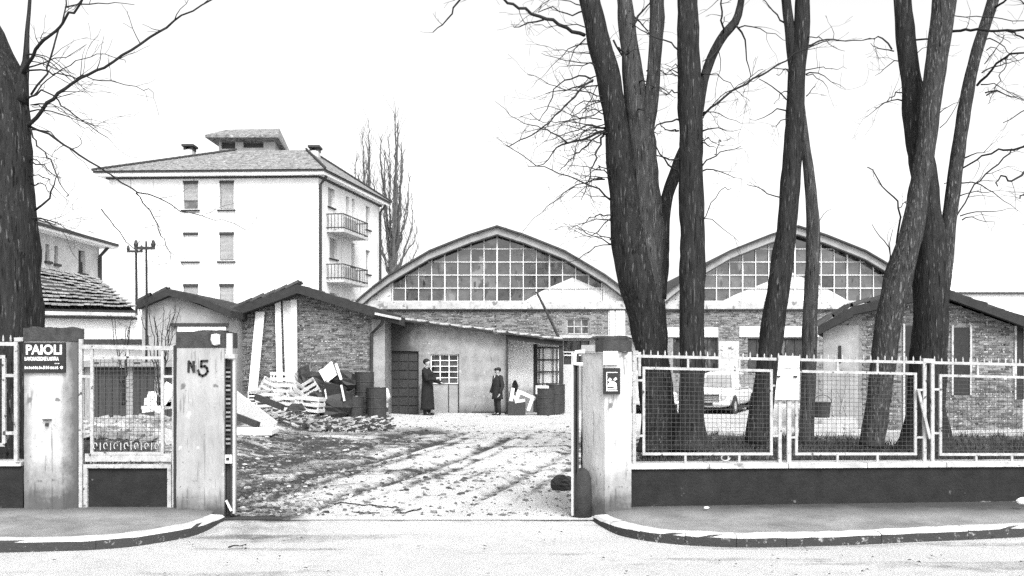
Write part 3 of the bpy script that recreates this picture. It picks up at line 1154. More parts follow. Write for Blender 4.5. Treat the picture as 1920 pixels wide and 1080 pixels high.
# ------------------------------------------------------------------ house behind the big left tree
def left_house():
    t = thing('side_house', 'pale two-storey house with low tiled eaves behind the big left trunk', 'house', (-19, 42, 0))
    A = Vector((-19.05, 30, 0)); B = Vector((-18.72, 44.6, 0))
    u = (B - A).normalized(); w = (B - A).length
    zt = 6.85

    def s_of(px):
        a = (px - CX) / F
        return (a * A.y - A.x) / (u.x - a * u.y)

    def z_of(px, py):
        return Z(py, A.y + s_of(px) * u.y)
    ops = []
    for x0, x1, y0, y1 in ((85, 92.5, 457, 489), (102, 109, 460, 494), (147, 160, 468, 511)):
        ops.append((s_of(x0), s_of(x1), z_of(x0, y1), z_of(x0, y0)))
    mb = MB()
    P = facade(mb, A, u, w, 0, zt, ops, .22)
    facade(mb, B, Vector((-1, 0, 0)), 9, 0, zt)
    mb.build('wall', M_plasterl, t)
    n = Vector((u.y, -u.x, 0))
    for a, b, c, d in ops:
        wi = MB().prism([P(a, c, .2), P(b, c, .2), P(b, d, .2), P(a, d, .2)], -n * .03).build('window', M_glass, t)
        MB().prism([P(a - .08, c - .1, -.12), P(b + .08, c - .1, -.12), P(b + .08, c, -.12), P(a - .08, c, -.12)], -n * .3).build('sill', M_dark, wi)
        MB().prism([P(a, c + .02, .12), P(b, c + .02, .12), P(b, (c + d) / 2, .12), P(a, (c + d) / 2, .12)], -n * .03).build('shutter', M_woodd, wi)
    # eaves board and roof
    e0, e1 = P(0, zt, -.6), P(w + .6, zt, -.6)
    mb = MB()
    back = Vector((-9.6, 0, 0))
    mb.prism([e0, e1, e1 + back, e0 + back], (0, 0, .1))
    mb.build('soffit', M_white, t)
    mb = MB()
    mb.prism([e0 + n * .05 + Vector((0, 0, .1)), e1 + n * .05 + Vector((0, 0, .1)), e1 + n * .05 + Vector((0, 0, .22)), e0 + n * .05 + Vector((0, 0, .22))], -n * .3)
    mb.build('gutter', M_dark, t)
    r0, r1 = e0 + Vector((-4.8, 0, 1.75)), e1 + Vector((-4.8, -4.5, 1.75))
    b0, b1 = e0 + Vector((0, 0, .18)), e1 + Vector((0, 0, .18))
    c1 = b1 + Vector((-9.6, 0, 0)); c0 = b0 + Vector((-9.6, 0, 0))
    mb = MB()
    mb.add([b0, b1, c1, c0, r0, r1], [(0, 1, 5, 4), (1, 2, 5), (2, 3, 4, 5), (0, 4, 3)])
    mb.build('roof', M_roofm, t)
    MB().tube([P(w, zt, -.4), P(w - .1, zt - .4, -.09), P(w - .1, 0, -.09)], .08, 8).build('rain_pipe', M_dark, t)


left_house()


def tiled_outbuilding():
    t = thing('tiled_outbuilding', 'low white outbuilding under a long stepped tile roof beside the big left trunk', 'outbuilding', (-15, 31, 0))
    Ye, Yt = 30.0, 34.5
    # roof corners: eave line runs a little down to the right, as does the top
    e0, e1 = W(-40, 578, Ye), W(256, 584, Ye)
    t0, t1 = W(-40, 478, Yt), W(182, 528, Yt)
    nrow, ncol = 11, 24
    for r_ in range(nrow):
        f0, f1 = r_ / nrow, (r_ + 1.18) / nrow
        for c in range(ncol):
            g0, g1 = c / ncol, (c + 1) / ncol
            q = [e0.lerp(t0, f0).lerp(e1.lerp(t1, f0), g0), e0.lerp(t0, f0).lerp(e1.lerp(t1, f0), g1), e0.lerp(t0, f1).lerp(e1.lerp(t1, f1), g1), e0.lerp(t0, f1).lerp(e1.lerp(t1, f1), g0)]
            lift = .15 + rng.uniform(-.02, .02)
            q[0] += Vector((0.008, 0, lift)); q[1] += Vector((-.008, 0, lift)); q[2] += Vector((-.008, 0, .015)); q[3] += Vector((.008, 0, .015))
            MB().prism(q, (0, 0, .05)).build('roof_tile', M_tilel, t)
    mb = MB()
    mb.prism([e0 - Vector((0, 0, .05)), e1 - Vector((0, 0, .05)), t1 - Vector((0, 0, .05)), t0 - Vector((0, 0, .05))], (0, 0, .05))
    mb.build('roof_deck', M_roofd, t)
    MB().bar(e0 + Vector((0, -.06, -.1)), e1 + Vector((0, -.06, -.1)), .1).build('gutter', M_conc, t)
    MB().bar(e0 + Vector((0, .02, -.22)), e1 + Vector((0, .02, -.22)), .08).build('fascia', M_dark, t)
    mb = MB()
    A = Vector((e0.x, Ye + .3, 0)); B = Vector((X(268, Ye + .3), Ye + .3, 0))
    facade(mb, A, (1, 0), B.x - A.x, -.2, e1.z - .1)
    facade(mb, B, (0, 1), 4.5, -.2, e1.z - .1)
    mb.build('wall', M_white, t)
    MB().span(A.x, B.x + .1, Ye - .1, Ye + .29, Z(645, Ye), Z(636, Ye)).build('dark_ledge', M_dark, t)


tiled_outbuilding()


# ------------------------------------------------------------------ small plastered gable house behind the N5 pillar
def verge_tiles(t, p, q, step=.36, y=None, m=M_rooft, w=.2):
    """overlapping tiles laid along a gable edge, each a part"""
    d = q - p
    n = max(2, int(d.length / step))
    d.normalize()
    ang = math.atan2(d.z, d.x)
    mb = MB()
    pts = []
    for k in range(7):
        a = math.pi * k / 6
        pts.append(Vector((0, -w / 2 * math.cos(a), .075 * math.sin(a))))
    sec0 = pts; sec1 = [Vector((step * 1.2, p_.y * .85, p_.z + .03)) for p_ in pts]
    low0 = [p_ - Vector((0, 0, .022)) for p_ in sec0]; low1 = [p_ - Vector((0, 0, .022)) for p_ in sec1]
    vs_ = sec0 + sec1 + low0 + low1
    fs = []
    for i in range(6):
        fs += [(i, i + 1, 8 + i, 7 + i), (14 + i, 21 + i, 22 + i, 15 + i), (i, 14 + i, 15 + i, i + 1), (7 + i, 8 + i, 22 + i, 21 + i)]
    fs += [(0, 7, 21, 14), (6, 20, 27, 13)]
    mb.add(vs_, fs)
    me = mb.mesh('roof_tile', m)
    L = (q - p).length
    for i in range(n):
        pos = p + d * (L * i / n) + Vector((0, 0, rng.uniform(-.012, .02)))
        instance(me, 'roof_tile', t, pos, (0, -ang + rng.uniform(-.03, .03), rng.uniform(-.05, .05)))


def gable_house():
    Y = 28.0
    t = thing('gable_store', 'small grey plastered gable store with rounded tile edge behind the N 5 pillar', 'outbuilding', (X(320, Y), Y, 0))
    L, A, R = W(256, 566, Y - .3), W(316, 541, Y - .3), W(432, 582, Y - .3)
    mb = MB()
    x0, x1 = X(266, Y), X(428, Y)
    mb.prism([(x0, Y, -.2), (x1, Y, -.2), (x1, Y, R.z - .15), (A.x, Y, A.z - .16), (x0, Y, L.z - .15)], (0, 5, 0))
    mb.build('wall', M_plaster, t)
    mb = MB()
    M1 = W(372, 556, Y - .3)
    for p, q in ((L, A), (A, M1), (M1, R)):
        mb.prism([p, q, q - Vector((0, 0, .2)), p - Vector((0, 0, .2))], (0, 5.5, 0))
    mb.build('roof', M_roofd, t)
    for p, q in ((L, A), (R, M1), (M1, A)):
        verge_tiles(t, p + Vector((0, .1, 0)), q + Vector((0, .1, 0)))
        verge_tiles(t, p + Vector((0, .32, 0)), q + Vector((0, .32, 0)))
    # dark beam with a white board under it
    MB().span(X(322, Y), X(430, Y), Y - .12, Y - .02, Z(612, Y), Z(606, Y)).build('beam', M_dark, t)
    MB().span(X(335, Y), X(425, Y), Y - .1, Y - .02, Z(622, Y), Z(613, Y)).build('board', M_whitep, t)


gable_house()


# ------------------------------------------------------------------ brick shed and plastered shed
def brick_shed():
    Y = 29.5
    t = thing('brick_shed', 'brick shed with broad gable roof behind the crate heap', 'shed', (-6.2, Y, 0))
    Le, Ap, Re = W(425, 582, Y - .55), W(557, 533, Y - .55), W(748, 592, Y - .55)
    x0, x1 = X(438, Y), X(722, Y)

    def ztop(x):
        xx = x0 + x
        if xx < Ap.x:
            return Le.z + (Ap.z - Le.z) * (xx - Le.x) / (Ap.x - Le.x) - .2
        return Ap.z + (Re.z - Ap.z) * (xx - Ap.x) / (Re.x - Ap.x) - .2
    mb = MB()
    mb.prism([(x0, Y, -.2), (x1, Y, -.2), (x1, Y, ztop(x1 - x0)), (Ap.x, Y, ztop(Ap.x - x0)), (x0, Y, ztop(0))], (0, 7.5, 0))
    mb.build('wall', M_mortar, t)
    mb = MB()
    bricks(mb, (x0, Y), (1, 0), x1 - x0, .0, ztop, (), .21, .06, .014, .010, seed=4, skip=.06)
    mb.build('brickwork', M_brick, t, kind='stuff')
    mb = MB()
    for p, q in ((Le, Ap), (Ap, Re)):
        mb.prism([p, q, q - Vector((0, 0, .26)), p - Vector((0, 0, .26))], (0, 8.2, 0))
    mb.build('roof', M_roofd, t)
    for p, q in ((Le, Ap), (Re, Ap)):
        for dy in (.1, .32, .54):
            verge_tiles(t, p + Vector((0, dy, 0)), q + Vector((0, dy, 0)))
    # corner pier, rain pipe
    MB().span(X(697, Y), X(722, Y), Y - .06, Y - .016, 0, ztop(x1 - x0 - .2) - .1).build('corner_pier', M_plaster, t)
    MB().tube([W(718, 597, Y - .5), W(716, 607, Y - .4), W(697, 625, Y - .12), W(696, 760, Y - .12)], .05, 8).build('rain_pipe', M_dark, t)
    MB().bar(W(703, 588, Y - .62), W(752, 598, Y - .62), .07).build('gutter', M_conc, t)


brick_shed()


def plaster_shed():
    Y = 31.0
    t = thing('plaster_shed', 'long low plastered shed with sloping roof edge behind the two people', 'shed', (-1.8, Y, 0))
    x0, x1 = X(724, Y), X(951, Y)
    a, b = W(735, 594, Y - .4), W(1056, 634, Y - .4)

    def zr(x):
        return a.z + (b.z - a.z) * (x - a.x) / (b.x - a.x)
    d1 = (X(727, Y) - x0, X(785, Y) - x0, -.1, Z(658, Y))
    d2 = (X(807, Y) - x0, X(861, Y) - x0, .06, Z(664, Y))
    mb = MB()
    P = facade(mb, (x0, Y), (1, 0), x1 - x0, -.2, 2.1, [d1, d2], .14)
    mb.prism([(x0, Y, 2.1), (x1, Y, 2.1), (x1, Y, zr(x1) - .1), (x0, Y, zr(x0) - .1)], (0, .25, 0))
    mb.span(x1 - .24, x1 - .001, Y + .001, Y + 5.5, -.2, zr(x1) - .1)
    mb.build('wall', M_plasters, t)
    # board door
    nb = 4
    dr = MB().span(x0 + d1[0] + .01, x0 + d1[1] - .01, Y + .1, Y + .13, -.05, d1[3] - .01).build('board_door', M_woodd, t)
    for r_ in range(7):
        for c in range(3):
            w = (d1[1] - d1[0] - .06) / 3
            h = (d1[3] - .1) / 7
            MB().span(x0 + d1[0] + .03 + c * w + .02, x0 + d1[0] + .03 + (c + 1) * w - .02, Y + .075, Y + .098, .03 + r_ * h + .02, .03 + (r_ + 1) * h - .02).build('panel', M_woodd, dr)
    # half-glazed door
    xa, xb = x0 + d2[0], x0 + d2[1]
    zm = Z(719, Y)
    dd = MB().span(xa + .01, xb - .01, Y + .09, Y + .13, .06, zm).build('glazed_door', M_plaster, t)
    MB().span((xa + xb) / 2 + .1, (xa + xb) / 2 + .13, Y + .08, Y + .089, .1, zm - .02).build('door_joint', M_dark, dd)
    MB().span(xb - .035, xb - .012, Y + .05, Y + .13, .06, d2[3] - .01).build('door_jamb', M_dark, dd)
    cols, rows = 3, 5
    for c in range(cols):
        for r_ in range(rows):
            w, h = (xb - xa - .06) / cols, (d2[3] - zm - .02) / rows
            MB().span(xa + .02 + c * w + .02, xa + .02 + (c + 1) * w - .02, Y + .1, Y + .11, zm + r_ * h + .02, zm + (r_ + 1) * h - .02).build('pane', M_glass, dd)
    for c in range(cols + 1):
        x = xa + .02 + c * (xb - xa - .06) / cols
        MB().span(x - .016, x + .016, Y + .06, Y + .095, zm, d2[3] - .01).build('glazing_bar', M_whitep, dd)
    for r_ in range(rows + 1):
        z = zm + r_ * (d2[3] - zm - .02) / rows
        MB().span(xa + .015, xb - .02, Y + .055, Y + .09, z - .013, z + .013).build('glazing_bar', M_whitep, dd)
    MB().span(xa - .3, X(1000, Y) - .9, Y - .35, Y - .002, -.1, .08).build('doorstep', M_conc, t)
    MB().span(X(885, Y), x1 + .0, Y - .03, Y - .002, -.1, .12).build('plinth', M_dark, t)
    # roof
    mb = MB()
    mb.prism([a, b, b - Vector((0, 0, .1)), a - Vector((0, 0, .1))], (0, 6.3, 0))
    mb.build('roof', M_roofd, t)
    for dy, mm in ((.08, M_conc), (.30, M_tilel), (.52, M_tilel), (.75, M_tilel)):
        verge_tiles(t, b + Vector((0, dy, .0)), a + Vector((0, dy, .0)), .34, m=mm)
    # open bay on the right: recessed wall, post, barred window
    Yr = 31.75
    xr0, xr1 = x1, X(1049, Y)
    wo = (X(1009, Yr) - xr0, X(1046, Yr) - xr0, Z(742, Yr), Z(652, Yr))
    do = (X(1000, Yr) - xr0, X(1008, Yr) - xr0, -.1, Z(645, Yr))
    mb = MB()
    facade(mb, (xr0, Yr), (1, 0), xr1 - xr0 + .15, -.2, zr(xr1) - .05, [wo, do], .15)
    mb.build('bay_wall', M_bay, t)
    MB().span(xr0 + do[0], xr0 + do[1], Yr + .1, Yr + .14, 0, do[3]).build('bay_door', M_woodd, t)
    wi = MB().span(xr0 + wo[0], xr0 + wo[1], Yr + .02, Yr + .04, wo[2], wo[3]).build('window', M_white, t)
    for k in range(4):
        x = xr0 + wo[0] + .03 + (wo[1] - wo[0] - .06) * (0, .22, .78, 1)[k]
        MB().span(x - .018, x + .018, Yr - .05, Yr - .02, wo[2] - .02, wo[3] + .03).build('window_bar', M_dark, wi)
    for k in range(5):
        z = wo[2] + (wo[3] - wo[2]) * k / 4
        MB().span(xr0 + wo[0] - .05, xr0 + wo[1] + .05, Yr - .075, Yr - .045, z - .022, z + .022).build('window_bar', M_dark, wi)
    MB().span(X(949, Y - .06), X(953, Y - .06), Y - .14, Y - .06, 0, zr(x1) - .12).build('rain_pipe', M_dark, t)
    MB().span(X(1048, Y - .1), X(1056, Y - .1), Y - .2, Y, 0, zr(xr1) - .12).build('post', M_dark, t)
    MB().prism([(x1, Y - .3, zr(x1) - .1), (xr1 + .1, Y - .3, zr(xr1) - .1), (xr1 + .1, Y - .3, zr(xr1) - .26), (x1, Y - .3, zr(x1) - .26)], (0, .12, 0)).build('eaves_board', M_roofd, t)
    return t


plaster_shed()


def annex():
    Y = 33.0
    t = thing('lean_to', 'low lean-to with white door and dark window between the plastered shed and the right pillar', 'lean-to', (X(1090, Y), Y, 0))
    x0, x1 = X(1054, Y), X(1200, Y)
    zt = Z(634, Y)
    op = [(X(1057, Y) - x0, X(1105, Y) - x0, Z(683, Y), Z(639, Y))]
    mb = MB()
    P = facade(mb, (x0, Y), (1, 0), x1 - x0, -.2, zt, op, .2)
    facade(mb, (x1, Y), (0, 1), 4.9, -.2, zt)
    mb.build('wall', M_plaster, t)
    a, b, c, d = op[0]
    wi = MB().span(x0 + a, x0 + b, Y + .15, Y + .18, c, d).build('window', M_glass, t)
    for k in range(4):
        x = x0 + a + (b - a) * k / 3
        MB().span(x - .02, x + .02, Y + .08, Y + .12, c, d).build('glazing_bar', M_dark, wi)
    for zz in (Z(660, Y), Z(666, Y)):
        MB().span(x0 + a, x0 + b, Y + .07, Y + .11, zz - .02, zz + .02).build('glazing_bar', M_whitep, wi)
    MB().span(X(1053, Y - .1), X(1078, Y - .1), Y - .06, Y - .01, 0, Z(684, Y)).build('door', M_plasterl, t)
    MB().prism([(x0 - .15, Y - .3, zt), (x1 + .2, Y - .3, zt), (x1 + .2, Y + 4.9, zt + .06), (x0 - .15, Y + 4.9, zt + .06)], (0, 0, .09)).build('roof', M_conc, t)
    return t


annex()


def right_shed():
    Y = 23.8
    t = thing('gable_shed', 'brick shed with sagging gable roof behind the right fence', 'shed', (X(1740, Y), Y, 0))
    Le, M1, Ap, Re = W(1533, 612, Y - .4), W(1600, 574, Y - .4), W(1760, 537, Y - .4), W(1945, 602, Y - .4)
    x0, x1 = X(1543, Y), X(1918, Y)
    rf = [Le, M1, Ap, Re]

    def ztop(x):
        xx = x0 + x
        for p, q in zip(rf, rf[1:]):
            if p.x <= xx <= q.x:
                return p.z + (q.z - p.z) * (xx - p.x) / (q.x - p.x) - .22
        return Re.z - .2
    mb = MB()
    mb.prism([(x0, Y, -.2), (x1, Y, -.2), (x1, Y, ztop(x1 - x0)), (Ap.x, Y, Ap.z - .22), (M1.x, Y, M1.z - .22), (x0, Y, ztop(0))], (2.9, 8, 0))
    mb.build('wall', M_mortar, t)
    ops = [(X(1787, Y) - x0, X(1817, Y) - x0, .9, Z(614, Y)), (X(1696, Y) - x0, X(1713, Y) - x0, 0, Z(611, Y)), (0, X(1610, Y) - x0, 0, 3), (X(1905, Y) - x0, X(1918, Y) - x0, .8, Z(615, Y))]
    mb = MB()
    bricks(mb, (x0, Y), (1, 0), x1 - x0, .0, ztop, ops, .21, .06, .014, .012, seed=11, skip=.05)
    mb.build('brickwork', M_brick, t, kind='stuff')
    for i in (0, 1, 3):
        a, b, c, d = ops[i]
        w = MB().span(x0 + a, x0 + b, Y - .02, Y + .03, c, d).build('door' if i == 1 else 'window', M_black, t)
        MB().span(x0 + a - .05, x0 + a - .005, Y - .05, Y + .01, c, d + .05).build('frame', M_conc, w)
        MB().span(x0 + b + .005, x0 + b + .05, Y - .05, Y + .01, c, d + .05).build('frame', M_conc, w)
    MB().span(x0, X(1609, Y), Y - .03, Y - .001, 0, ztop(.2)).build('plaster_patch', M_plaster, t)
    MB().span(X(1571, Y), X(1576, Y), Y - .06, Y - .031, Z(680, Y), Z(648, Y)).build('slit_window', M_black, t)
    mb = MB()
    for p, q in zip(rf, rf[1:]):
        mb.prism([p, q, q - Vector((0, 0, .24)), p - Vector((0, 0, .2))], (3.25, 9, 0))
    mb.build('roof', M_roofd, t)
    for p, q in ((Le, M1), (M1, Ap), (Re, Ap)):
        for dy in (.1, .32):
            verge_tiles(t, p + Vector((0, dy, 0)), q + Vector((0, dy, 0)))
    return t


right_shed()

t = thing('far_workshop', 'pale flat building with thin dark gutter far behind the right brick shed', 'building', (X(1900, 52), 52, 0))
MB().span(X(1700, 52), X(2100, 52), 52, 60, 0, Z(551, 52)).build('wall', M_white, t)
MB().span(X(1700, 52), X(2100, 52), 51.8, 51.95, Z(552, 52), Z(548, 52)).build('gutter', M_dark, t)
MB().prism([(X(1700, 52), 51.9, Z(548, 52)), (X(2100, 52), 51.9, Z(548, 52)), (X(2100, 52), 57, Z(548, 52) + 1.9), (X(1700, 52), 57, Z(548, 52) + 1.9)], (0, 0, .1)).build('roof', M_white, t)

# dark board shed seen through the little gate
t = thing('board_shed', 'low dark board shed seen through the pedestrian gate', 'shed', (X(230, 26.5), 26.5, 0))
Y = 26.5
for i in range(16):
    a = X(120 + i * 13, Y); b = X(120 + (i + 1) * 13, Y) - .015
    MB().span(a, b, Y + rng.uniform(-.01, .01), Y + .05, -.1, Z(688 + rng.uniform(-9, 4), Y)).build('board', M_woodm if i in (2, 3, 9, 13) else M_woodd, t)
MB().span(X(118, Y), X(330, Y), Y + .06, Y + 2.5, -.1, Z(690, Y)).build('back_wall', M_woodd, t)
MB().prism([(X(112, Y), Y - .2, Z(688, Y)), (X(335, Y), Y - .2, Z(688, Y)), (X(335, Y), Y + 2.6, Z(676, Y)), (X(112, Y), Y + 2.6, Z(676, Y))], (0, 0, .06)).build('roof', M_woodm, t)

# ------------------------------------------------------------------ gate pillars
def pillar(name, label, plan, z0, z1, cap, m, taper=.0, cap_plan=None):
    t = thing(name, label, 'gate pillar', (plan[0][0], plan[0][1], z0), 'pillars of the entrance gate')
    nz_ = 14
    mb = MB()
    cx = sum(p[0] for p in plan) / len(plan); cy = sum(p[1] for p in plan) / len(plan)
    n = len(plan)
    vs_ = []
    for k in range(nz_ + 1):
        z = z0 + (z1 - z0) * k / nz_
        f = 1 - taper * k / nz_
        for i, p in enumerate(plan):
            w = .006 * mnoise.noise(Vector((p[0] * 9, p[1] * 9, z * 3)))
            vs_.append((cx + (p[0] - cx) * f + w, cy + (p[1] - cy) * f + w, z))
    fs = [(k * n + i, k * n + (i + 1) % n, (k + 1) * n + (i + 1) % n, (k + 1) * n + i) for k in range(nz_) for i in range(n)]
    fs.append(tuple(nz_ * n + i for i in range(n)))
    mb.add(vs_, fs)
    mb.build('shaft', m, t)
    mb = MB()
    if cap_plan:
        q = [(p[0], p[1], z1 + .002) for p in cap_plan]
        mb.prism(q, (0, 0, cap[0] * .8))
        c_ = sum((Vector(p) for p in q), Vector()) / len(q)
        mb.prism([Vector(c_) + (Vector(p) - c_) * .86 + Vector((0, 0, cap[0] * .8 + .001)) for p in q], (0, 0, cap[0] * .2))
    else:
        mb.prism([(cx + (p[0] - cx) * cap[1], cy + (p[1] - cy) * cap[1], z1 + .002) for p in plan], (0, 0, cap[0]))
    bm_ = mb.build('cap', M_cap, t)
    # worn mortar lumps on the cap
    mb = MB()
    r = random.Random(len(name) + int(plan[0][0] * 100))
    for i in range(9):
        mb.lump((cx + r.uniform(-.2, .2), cy + r.uniform(-.15, .15), z1 + cap[0]), r.uniform(.03, .09), (1.4, 1, .35), r)
    mb.build('loose_mortar', M_cap, bm_)
    return t


YP = 10.55
# PAIOLI pillar, right corner canted
pa = pillar('gate_pillar', 'whitewashed gate pillar with the black PAIOLI plate', [(X(45, YP), YP), (X(118, YP), YP), (X(143, YP), YP + .18), (X(140, YP + .5), YP + .55), (X(43, YP + .5), YP + .55)], .08, Z(640, YP), (.14, 1.03), M_pillarp)
p5 = pillar('gate_pillar', 'grey gate pillar with N 5 painted on it', [(X(331, YP), YP), (X(420, YP), YP), (X(420, YP), YP + .5), (X(331, YP), YP + .5)], .02, Z(652, YP), (.17, 1.02), M_pillar)
pr = pillar('gate_pillar', 'whitewashed gate pillar with black call box right of the driveway', [(X(1134, YP), YP), (X(1184, YP), YP), (X(1184, YP), YP + .5), (X(1090, YP + .45), YP + .48), (X(1093, YP + .2), YP + .25)], .02, Z(660, YP), (.155, 1.0), M_pillarw, cap_plan=[(X(1131, YP), YP - .02), (X(1176, YP), YP - .02), (X(1186, YP), YP + .06), (X(1186, YP), YP + .5), (X(1117, YP + .4), YP + .45), (X(1117, YP), YP + .06)])
MB().prism([W(1090, 659, YP + .24), W(1131, 659, YP - .012), W(1131, 659, YP + .45), W(1092, 659, YP + .45)], (0, 0, .07)).build('cap_ledge', M_plasterl, pr)
# white plaster band below the right pillar's left cap face
MB().prism([W(1092, 662, YP + .24), W(1131, 662, YP - .012), W(1131, 652, YP - .012), W(1092, 652, YP + .24)], (0, .03, 0)).build('plaster_band', M_plasterl, pr)

# name plate
Yf = YP - .02
pl = MB().span(X(46, YP), X(124, YP), Yf - .012, Yf + .018, Z(699, YP), Z(642, YP)).build('name_plate', M_black, pa)
text('lettering', 'PAIOLI', .142, (X(49, Yf), Yf - .014, Z(664, Yf)), M_white, pl, stretch=.93, bold=.004)
text('lettering', 'LAVORAZIONE LASTRA', .055, (X(47.5, Yf), Yf - .014, Z(676, Yf)), M_white, pl, stretch=.62, bold=.002)
text('lettering', '. . .', .055, (X(104, Yf), Yf - .014, Z(682, Yf)), M_white, pl, stretch=.7, bold=.003)
# the last line of the plate is worn past reading: only the run of small strokes is left, ending in a dot
mbl = MB()
for x0_, x1_ in ((47.5, 84), (87, 93), (96, 111)):
    x_ = x0_
    while x_ < x1_:
        mbl.span(X(x_, Yf), X(x_ + 1.6, Yf), Yf - .0145, Yf - .0125, Z(692 + rng.uniform(-.3, .3), Yf), Z(686 + rng.uniform(0, 2), Yf))
        mbl.span(X(x_ + 1.7, Yf), X(x_ + 2.7, Yf), Yf - .0145, Yf - .0125, Z(691.5, Yf), Z(690 - rng.choice((0, 2.2)), Yf))
        x_ += 3.9
mbl.lathe((X(116.5, Yf), Yf - .0125, Z(689, Yf)), [(.016, 0), (.016, -.002)], 10, 'Y')
mbl.build('lettering', M_white, pl, kind='stuff')
# little bracket mark on the PAIOLI pillar
MB().span(X(80, Yf), X(96, Yf), YP - .03, YP - .001, Z(788, Yf), Z(786, Yf)).build('hinge_stub', M_dark, pa)
MB().span(X(85, Yf), X(90, Yf), YP - .028, YP - .002, Z(799, Yf), Z(793, Yf)).build('hinge_stub', M_dark, pa)


def stroke(pts, w, yf, z=.004):
    mb = MB()
    for p, q in zip(pts, pts[1:]):
        a, b = W(p[0], p[1], yf), W(q[0], q[1], yf)
        d = (b - a).normalized() * w * .3
        mb.bar(a - d, b + d, w, .004)
    return mb


Yn = YP - .008
num = stroke([(353.5, 697), (354, 677.5)], .026, Yn).build('painted_letter', M_black, p5, label='hand painted N')
num2 = stroke([(354, 677.5), (357, 681), (360, 688), (363, 697)], .022, Yn - .0015).build('painted_letter', M_black, p5)
num3 = stroke([(363.5, 697), (363, 678)], .026, Yn - .003).build('painted_letter', M_black, p5)
stroke([(389, 676.5), (377.5, 677), (377, 687.5), (384, 686), (388, 690), (389.5, 696), (386, 701.5), (380, 705), (374, 702), (371.5, 694)], .024, Yn).build('painted_digit', M_black, p5, label='hand painted 5')
# pale chipped stone in the N5 cap
MB().lump(W(405, 637, YP - .02), .06, (1, .5, 1.1)).build('pale_chip', M_plasterl, p5)

# right pillar fittings
Yb = YP - .03
MB().span(X(1131, YP), X(1158, YP), YP - .022, YP - .002, Z(684, YP), Z(658.5, YP)).build('notice_plate', M_white, pr)
cb = MB().span(X(1130.5, YP), X(1162, YP), YP - .05, YP - .002, Z(739, YP), Z(690, YP)).build('call_box', M_black, pr)
mbf = MB()
for (a, b, c, d) in ((1137, 1157, 697.5, 699), (1137, 1157, 731.5, 733), (1136, 1137.4, 698, 733)):
    mbf.span(X(a, YP), X(b, YP), YP - .058, YP - .051, Z(d, YP), Z(c, YP))
mbf.build('frame_line', M_whitep, cb)
mbe = MB()
mbe.prism([W(x, y, YP - .056) for x, y in ((1138, 730), (1157, 730), (1156, 719), (1150, 714), (1144, 716), (1140, 720))], (0, .004, 0))
mbe.prism([W(x, y, YP - .0565) for x, y in ((1139, 714), (1143, 708), (1147, 711), (1145, 716))], (0, .004, 0))
mbe.prism([W(x, y, YP - .0565) for x, y in ((1150, 711), (1155, 707), (1157, 711), (1153, 714))], (0, .004, 0))
mbe.build('bell_emblem', M_white, cb)
mbe = MB()
mbe.prism([W(x, y, YP - .0585) for x, y in ((1139, 727.5), (1151, 727.5), (1151, 725), (1139, 725))], (0, .002, 0))
mbe.build('emblem_slot', M_black, cb)

# granite guard stone at the foot of the right pillar
mb = MB()
c = W(1093, 960, YP - .02)
mb.lathe((c.x, YP + .10, .0), [(.105, 0), (.105, .3), (.098, .46), (.075, .54), (.03, .58)], 14)
tag(mb.build('guard_stone', M_stone, smooth=True), 'dark round-topped guard stone against the right gate pillar', 'guard stone')


# ------------------------------------------------------------------ ironwork
def mesh_wires(t, corners, nx, ny, rad=.0024):
    """woven wire: corners bl, br, tr, tl"""
    bl, br, tr, tl = [Vector(c) for c in corners]
    mb = MB()
    for i in range(1, nx):
        f = i / nx
        a, b = bl.lerp(br, f), tl.lerp(tr, f)
        mb.tube([a, b], rad, 3, cap=False)
    for j in range(1, ny):
        f = j / ny
        a, b = bl.lerp(tl, f), br.lerp(tr, f)
        mb.tube([a, b], rad, 3, cap=False)
    return mb.build('wire_mesh', M_mesh, t, kind='stuff')


def frame4(t, corners, w, name, m=M_iron):
    mb = MB()
    c = [Vector(p) for p in corners]
    for i in range(4):
        p, q = c[i], c[(i + 1) % 4]
        d = (q - p).normalized() * w / 2
        mb.bar(p - d, q + d, w, .03 if i % 2 else .028)
    return mb.build(name, m, t)


# right fence: runs slightly away from the road
def FY(px):
    return 10.72 + (px - 1185) / 735 * .42


def fp(px, py):
    return W(px, py, FY(px))


wall_r = thing('boundary_wall', 'low dark boundary wall with pale coping right of the driveway', 'wall', (X(1190, 10.72), 10.72, .1), 'low walls under the street fences')
a0, a1 = 1181, 2440
cop0, cop1 = 869.5, 864.5


def zc(px):
    return Z(872 + (px - 1185) / 735 * -4.5, FY(px))


mb = MB()
n = 40
front, back = [], []
for i in range(n):
    p, q = a0 + (a1 - a0) * i / n, a0 + (a1 - a0) * (i + 1) / n
    A, B = Vector((X(p, FY(p)), FY(p), .05)), Vector((X(q, FY(q)), FY(q), .05))
    za, zb = zc(p) - .045, zc(q) - .045
    mb.add([A, B, Vector((B.x, B.y, zb)), Vector((A.x, A.y, za)), A + Vector((0, .28, 0)), B + Vector((0, .28, 0)), Vector((B.x, B.y + .28, zb)), Vector((A.x, A.y + .28, za))],
           [(0, 1, 2, 3), (3, 2, 6, 7), (4, 7, 6, 5)])
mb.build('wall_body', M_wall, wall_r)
i = 0
px = a0
while px < a1:
    q = min(a1, px + 148)
    A, B = Vector((X(px, FY(px)) + .004, FY(px) - .03, zc(px) - .043)), Vector((X(q, FY(q)) - .004, FY(q) - .03, zc(q) - .043))
    mb = MB()
    mb.prism([A, B, B + Vector((0, .34, 0)), A + Vector((0, .34, 0))], (0, 0, .05))
    mb.build('coping_slab', M_conc, wall_r)
    px = q

fence = thing('iron_fence', 'white-painted iron fence with wire mesh panels and spikes on the right wall', 'fence', (X(1190, 10.85), 10.85, .6), 'iron street fences')
YO = .14


